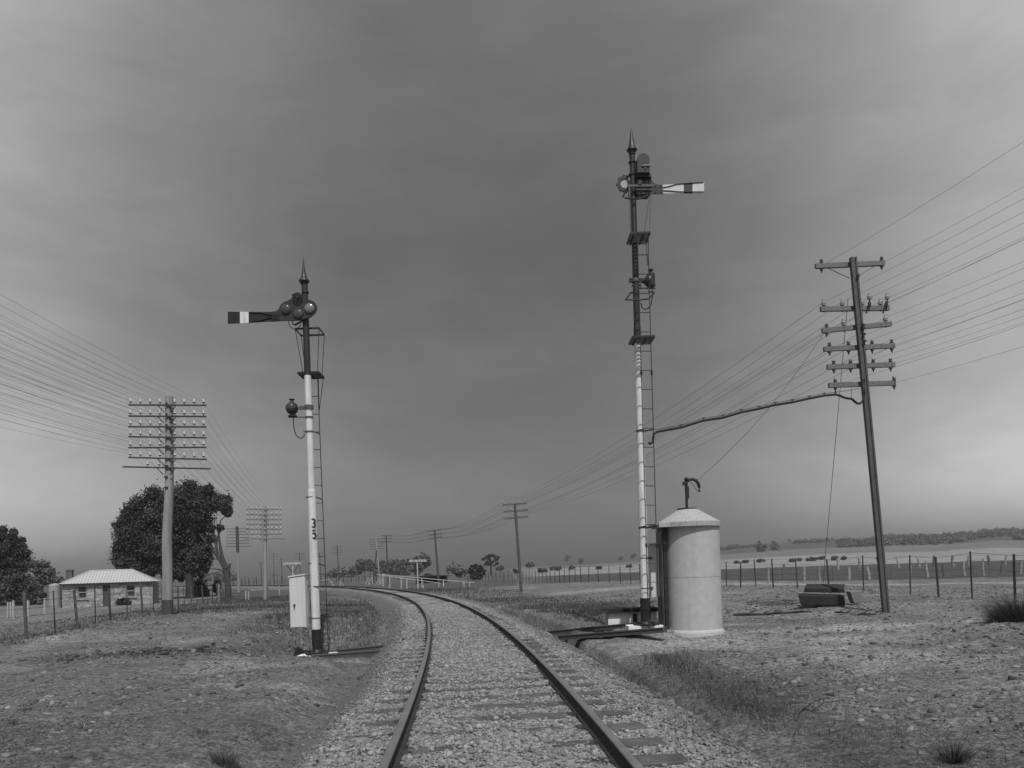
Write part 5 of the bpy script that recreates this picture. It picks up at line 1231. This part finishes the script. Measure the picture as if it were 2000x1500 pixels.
# distance
m3 = crop(7.143, 680, 1000)
def mb(x, y, rx, ry): return m3(x, y)+(rx/7.143, ry/7.143)
tree('gum_tree', 'round-headed distant gum tree left of the dark prop', 240, [mb(175,710,65,50), mb(210,740,40,40), mb(140,740,35,35), mb(190,790,55,45), mb(80,810,65,40), mb(120,840,70,40)], m3(180, 890), 2600, .55, [], LEAFF, 1, 'distant trees beyond the curve', fill=.1)
tree('gum_tree', 'low distant gum tree behind the propped pole', 250, [mb(290,710,45,40), mb(330,740,50,40), mb(300,780,60,40), mb(360,780,60,50)], m3(310, 890), 2000, .55, [], LEAFF, 1, 'distant trees beyond the curve', fill=.1)
tree('gum_tree', 'distant gum tree between the propped pole and the thin three-armed pole', 250, [mb(480,720,50,40), mb(460,780,60,50), mb(520,790,50,50), mb(440,830,70,40)], m3(470, 890), 2200, .55, [], LEAFF, 1, 'distant trees beyond the curve', fill=.1)
tree('gum_tree', 'distant gum tree just right of the thin three-armed pole', 240, [mb(610,715,50,50), mb(640,750,40,40), mb(600,800,60,50), mb(650,830,60,40)], m3(610, 890), 2200, .55, [], LEAFF, 1, 'distant trees beyond the curve', fill=.1)
tree('gum_tree', 'distant gum tree left of the white nameboard', 245, [mb(690,710,45,40), mb(760,720,50,45), mb(730,770,70,50), mb(800,760,45,40), mb(700,830,90,40), mb(800,830,70,40)], m3(740, 890), 3200, .55, [], LEAFF, 1, 'distant trees beyond the curve', fill=.1)
tree('gum_tree', 'large domed distant gum tree behind the white nameboard', 205, [mb(1060,650,70,50), mb(1100,700,45,60), mb(1000,680,50,40), mb(950,650,35,22), mb(930,700,55,40), mb(990,750,80,50), mb(1050,760,50,40), mb(960,810,70,50), mb(840,700,40,40), mb(1125,720,20,22)], m3(970, 900), 4600, .5, [], LEAFF, 1, 'distant trees beyond the curve', fill=.1)
u9 = crop(12.5, 900, 1060)
def ub(x, y, rx, ry): return u9(x, y)+(rx/12.5, ry/12.5)
tree('umbrella_gum', 'open umbrella-shaped gum tree right of the dark round bush', 230, [ub(620,350,75,40), ub(740,310,90,35), ub(840,340,60,35), ub(900,380,55,40), ub(550,410,40,30), ub(700,390,60,30), ub(860,420,60,30), ub(730,465,110,25), ub(640,490,70,25), ub(880,500,45,25), ub(600,535,60,22), ub(700,530,70,22), ub(815,550,30,18)], u9(730, 640), 4200, .36, [([u9(730,640)+(0,), u9(735,540)+(0,), u9(740,440)+(0,), u9(700,350)+(0,)], .3, .06), ([u9(735,560)+(0,), u9(800,450)+(0,), u9(880,380)+(0,)], .18, .05), ([u9(735,560)+(0,), u9(660,450)+(0,), u9(590,380)+(0,)], .18, .05)], LEAFM, 1, 'distant trees beyond the curve', BARK, 16)
tree('round_bush', 'dense black round bush in front of the far field', 96, [ub(330,610,90,70), ub(420,640,110,80), ub(300,690,110,80), ub(400,740,130,90), ub(340,800,120,80), ub(480,700,90,90), ub(540,740,45,45), ub(450,800,90,70), ub(330,870,60,40)], u9(350, 910), 5200, .26, [], LEAF, 1, None, BARK, 40, 'bush')
tree('shrub', 'low dark tree on the plain right of the umbrella gum', 250, [ub(960,620,60,40), ub(1010,600,45,40), ub(900,640,50,25)], u9(970, 660), 900, .5, [], LEAFF, 1, 'low distant bushes on the plain', BARK, 16, 'bush')
tree('shrub', 'small dark bush left of the lone three-armed pole', 170, [ub(1320,680,50,30), ub(1350,700,40,28)], u9(1335, 760), 700, .35, [], LEAFF, 1, 'low distant bushes on the plain', BARK, 14, 'bush')
tree('shrub', 'dark dome of a distant tree right of the lone three-armed pole', 300, [ub(1680,540,60,50), ub(1740,555,50,35), ub(1620,560,40,30)], u9(1680, 600), 1000, .6, [], LEAFF, 1, 'low distant bushes on the plain', BARK, 16, 'bush')
tree('shrub', 'wide low dark tree behind the shed', 190, [s_+(12, 6) for s_ in (crop(14.286,780,1070)(1620,675), crop(14.286,780,1070)(1750,670), crop(14.286,780,1070)(1700,720))], crop(14.286,780,1070)(1700, 830), 1600, .4, [], LEAFF, 1, 'low distant bushes on the plain', BARK, 16, 'bush')
for i, (u, v, ru, rv, lb) in enumerate(((1108,1091,6,5,'windswept little tree on the skyline right of the lone pole'),(1134,1095,5,5,'second little tree on the skyline right of the lone pole'),(1211,1090,4,3,'small tree on the slope left of the taller signal'),(1236,1086,5,4,'small round tree on the slope touching the taller signal'))):
    tree('small_tree', lb, 900, [(u, v, ru, rv), (u+ru*.4, v-rv*.6, ru*.6, rv*.6)], (u, v+rv+2), 500, 1.1, [], LEAFF, 1, 'small trees on the far slope', BARK, 14)
for i, (u, v, ru, rv, lb) in enumerate(((1060,1114,10,5,'wide dark bush in the pale field right of the lone pole'),(1085,1110,14,5,'wide dark bush in the pale field, second from the lone pole'),(1117,1109,6,4,'dark bush in the pale field halfway to the taller signal'),(1170,1109,6,3,'flat dark bush in the pale field near the taller signal'),(1229,1106,7,3,'flat dark bush in the pale field beside the taller signal'),(1438,1098,5,3,'wedge-shaped bush in the pale field just right of the hut'),(1456,1097,7,3,'flat bush in the pale field, second right of the hut'),(1485,1095,9,4,'wide bush in the pale field, third right of the hut'),(1547,1094,7,4,'dark bush in the pale field left of the timber stack'),(1561,1093,5,3,'small bush in the pale field above the timber stack'),(1585,1092,12,4,'long bush in the pale field above the timber stack'),(1604,1089,8,4,'bush in the pale field left of the tall leaning pole'),(1630,1090,7,5,'round bush in the pale field nearest the tall leaning pole'),(1648,1090,5,4,'small round bush in the pale field beside the tall leaning pole'))):
    tree('field_bush', lb, 225, [(u, v, ru*.8, rv*.7), (u+ru*.5, v, ru*.5, rv*.6), (u-ru*.5, v+rv*.2, ru*.4, rv*.5)], (u, v+rv), 420, .5, [], LEAFF, .8, 'bushes in the pale field', BARK, 12, 'bush')
for i, (u, v, ru, rv, lb) in enumerate(((1486,1068,11,8,'dark flat-topped gum on the hillside right of the hut roof'),(1513,1066,9,6,'leaning flat-topped gum on the hillside, second from the hut roof'),(1545,1064,10,8,'tall flat-topped gum on the hillside, third from the hut roof'))):
    tree('hill_gum', lb, 900, [(u, v+2, ru, rv), (u-2, v-rv*1.1, ru*.5, 2), (u+ru*.5, v+3, ru*.6, rv*.6)], (u, v+10), 900, 1.5, [], LEAFF, 1, 'gums on the hillside', BARK, 16)
def scrub():
    cs = []; sp = []
    for i in range(1900):
        u = random.uniform(1380, 2080); r = random.uniform(760, 1180) if u > 1640 else random.uniform(880, 1180); a = math.atan((u-1000)/F); x, y = r*math.sin(a), r*math.cos(a)
        dens = vnoise(np.array([x/60]), np.array([y/60]), 500)[0]; lim = .62 if u < 1640 else .47
        if dens < lim: continue
        z = gz(x, y); w = random.uniform(1.0, 4.2); cs.append((x, y, z+w*.4)); sp.append(w*.42)
    for i in range(260):    # the far tree belt on the left horizon
        u = random.uniform(-60, 1000); r = random.uniform(420, 620); a = math.atan((u-1000)/F); x, y = r*math.sin(a), r*math.cos(a)
        if vnoise(np.array([u/40.0]), np.array([3.0]), 510)[0] < .42: continue
        z = gz(x, y); w = random.uniform(1.6, 4.2); cs.append((x, y, z+w*.6)); sp.append(w*.45)
    v, f = leaves(np.array(cs), 60000, 1.5, np.array(sp))
    o = np_mesh('far_scrub', v, f, LEAFF, attr=np.repeat(.10*rng.uniform(.7, 1.3, len(f)), 4)); tag(o, 'belts of far scrub along the hills and the horizon', None, None, 'stuff')
scrub()

# ------------------------------------------------------------------ haze
m = M(); m.box((0, 0, 26), (4600, 4600, 66)); hz = m.build('haze', [], None); tag(hz, 'thin pale haze in the distance', None, None, 'stuff')
hm = bpy.data.materials.new('haze_air'); hm.use_nodes = True; nt = hm.node_tree
for n_ in list(nt.nodes):
    if n_.type == 'BSDF_PRINCIPLED': nt.nodes.remove(n_)
pv = nt.nodes.new('ShaderNodeVolumePrincipled'); pv.inputs['Color'].default_value = (.75, .75, .75, 1); pv.inputs['Density'].default_value = .00048; pv.inputs['Anisotropy'].default_value = .4
nt.links.new(pv.outputs[0], [n_ for n_ in nt.nodes if n_.type == 'OUTPUT_MATERIAL'][0].inputs['Volume']); hz.data.materials.append(hm)

# ------------------------------------------------------------------ sky, sun, camera
SUN_EL = math.radians(58); SUN_AZ = math.radians(12)      # high, behind the photographer, a little to the right
w = bpy.data.worlds.new('World'); scn.world = w; w.use_nodes = True; nt = w.node_tree; N = nt.nodes; L = nt.links
bg = N['Background']; sky = N.new('ShaderNodeTexSky'); sky.sky_type = 'NISHITA'; sky.sun_disc = False
sky.sun_elevation = SUN_EL; sky.sun_rotation = math.pi-SUN_AZ; sky.dust_density = 3.0; sky.air_density = 1.2
bw = N.new('ShaderNodeRGBToBW'); L.new(sky.outputs[0], bw.inputs[0])
tc = N.new('ShaderNodeTexCoord'); sep = N.new('ShaderNodeSeparateXYZ'); L.new(tc.outputs['Generated'], sep.inputs[0])
at = N.new('ShaderNodeMath'); at.operation = 'ARCTAN2'; L.new(sep.outputs['X'], at.inputs[0]); L.new(sep.outputs['Y'], at.inputs[1])
ramp = N.new('ShaderNodeValToRGB'); mr = N.new('ShaderNodeMapRange'); mr.inputs['From Min'].default_value = -1.6; mr.inputs['From Max'].default_value = 1.6; L.new(at.outputs[0], mr.inputs[0]); L.new(mr.outputs[0], ramp.inputs[0])
cr = ramp.color_ramp; cr.interpolation = 'B_SPLINE'
vals = [((a_+1.6)/3.2, v_) for a_, v_ in ((-1.6, .25), (-1.05, .40), (-.78, .92), (-.6, .74), (-.45, .46), (-.21, .262), (.075, .252), (.27, .30), (.45, .53), (.6, .93), (.78, 1.05), (1.05, .40), (1.6, .25))]
cr.elements[0].position = 0; cr.elements[1].position = 1
for p, v in vals[1:-1]: cr.elements.new(p)
for e_, (p, v) in zip(cr.elements, vals): e_.position = p; e_.color = (v, v, v, 1)
mp = N.new('ShaderNodeMapping'); mp.inputs['Scale'].default_value = (1, 1, 2.6); L.new(tc.outputs['Generated'], mp.inputs[0])
nz = N.new('ShaderNodeTexNoise'); nz.inputs['Scale'].default_value = 2.3; nz.inputs['Detail'].default_value = 6; nz.inputs['Roughness'].default_value = .5; nz.inputs['Distortion'].default_value = .4; L.new(mp.outputs[0], nz.inputs['Vector'])
cm = N.new('ShaderNodeMapRange'); cm.inputs['From Min'].default_value = .3; cm.inputs['From Max'].default_value = .7; cm.inputs['To Min'].default_value = .86; cm.inputs['To Max'].default_value = 1.18; L.new(nz.outputs[0], cm.inputs[0])
mpb = N.new('ShaderNodeMapping'); mpb.inputs['Scale'].default_value = (1, 1, 3.4); mpb.inputs['Location'].default_value = (3.1, 1.7, .4); L.new(tc.outputs['Generated'], mpb.inputs[0])
nzb = N.new('ShaderNodeTexNoise'); nzb.inputs['Scale'].default_value = 6.5; nzb.inputs['Detail'].default_value = 9; nzb.inputs['Roughness'].default_value = .6; nzb.inputs['Distortion'].default_value = .8; L.new(mpb.outputs[0], nzb.inputs['Vector'])
cmb = N.new('ShaderNodeMapRange'); cmb.inputs['From Min'].default_value = .35; cmb.inputs['From Max'].default_value = .68; cmb.inputs['To Min'].default_value = .965; cmb.inputs['To Max'].default_value = 1.07; L.new(nzb.outputs[0], cmb.inputs[0])
m0 = N.new('ShaderNodeMath'); m0.operation = 'MULTIPLY'; L.new(cm.outputs[0], m0.inputs[0]); L.new(cmb.outputs[0], m0.inputs[1])
m1 = N.new('ShaderNodeMath'); m1.operation = 'MULTIPLY'; L.new(ramp.outputs[0], m1.inputs[0]); L.new(m0.outputs[0], m1.inputs[1])
m2 = N.new('ShaderNodeMath'); m2.operation = 'MULTIPLY'; L.new(m1.outputs[0], m2.inputs[0]); L.new(bw.outputs[0], m2.inputs[1])
er_ = N.new('ShaderNodeValToRGB'); er_.color_ramp.interpolation = 'B_SPLINE'; L.new(sep.outputs['Z'], er_.inputs[0])
zv = [(0, 2.7), (.06, 2.05), (.17, 1.6), (.36, 1.76), (.50, 2.5), (.62, 3.7), (.74, 2.0), (1, .9)]
for p, v in zv[1:-1]: er_.color_ramp.elements.new(p)
for e_, (p, v) in zip(er_.color_ramp.elements, zv): e_.position = p; e_.color = (v/4, v/4, v/4, 1)
er = N.new('ShaderNodeMath'); er.operation = 'MULTIPLY'; er.inputs[1].default_value = 4.0; L.new(er_.outputs[0], er.inputs[0])
m3_ = N.new('ShaderNodeMath'); m3_.operation = 'MULTIPLY'; L.new(m2.outputs[0], m3_.inputs[0]); L.new(er.outputs[0], m3_.inputs[1])
L.new(m3_.outputs[0], bg.inputs['Color']); bg.inputs['Strength'].default_value = .1
sd = bpy.data.lights.new('sun', 'SUN'); sd.energy = 3.0; sd.angle = math.radians(.6); so = bpy.data.objects.new('sun', sd); col.objects.link(so)
# direction towards the sun
dv = np.array([math.sin(SUN_AZ)*math.cos(SUN_EL), -math.cos(SUN_AZ)*math.cos(SUN_EL), math.sin(SUN_EL)])
from mathutils import Vector, Matrix
so.rotation_euler = Vector(dv).to_track_quat('Z', 'Y').to_euler(); so.location = (0, -5, 30)
cd = bpy.data.cameras.new('camera'); cam = bpy.data.objects.new('camera', cd); col.objects.link(cam)
cd.sensor_width = 36; cd.sensor_fit = 'HORIZONTAL'; cd.lens = 36*F/2000; cd.shift_y = (YH-750)/2000; cd.clip_start = .05; cd.clip_end = 6000
cam.matrix_world = Matrix(((RC, RS, 0, 0), (0, 0, -1, 0), (-RS, RC, 0, EYE), (0, 0, 0, 1)))
scn.camera = cam
scn.view_settings.view_transform = 'Standard'; scn.view_settings.look = 'None'; scn.view_settings.exposure = .12; scn.view_settings.gamma = 1
scn.render.resolution_x = 1024; scn.render.resolution_y = 768
scn.cycles.filter_width = 1.5
scn.cycles.max_bounces = 5; scn.cycles.volume_bounces = 0
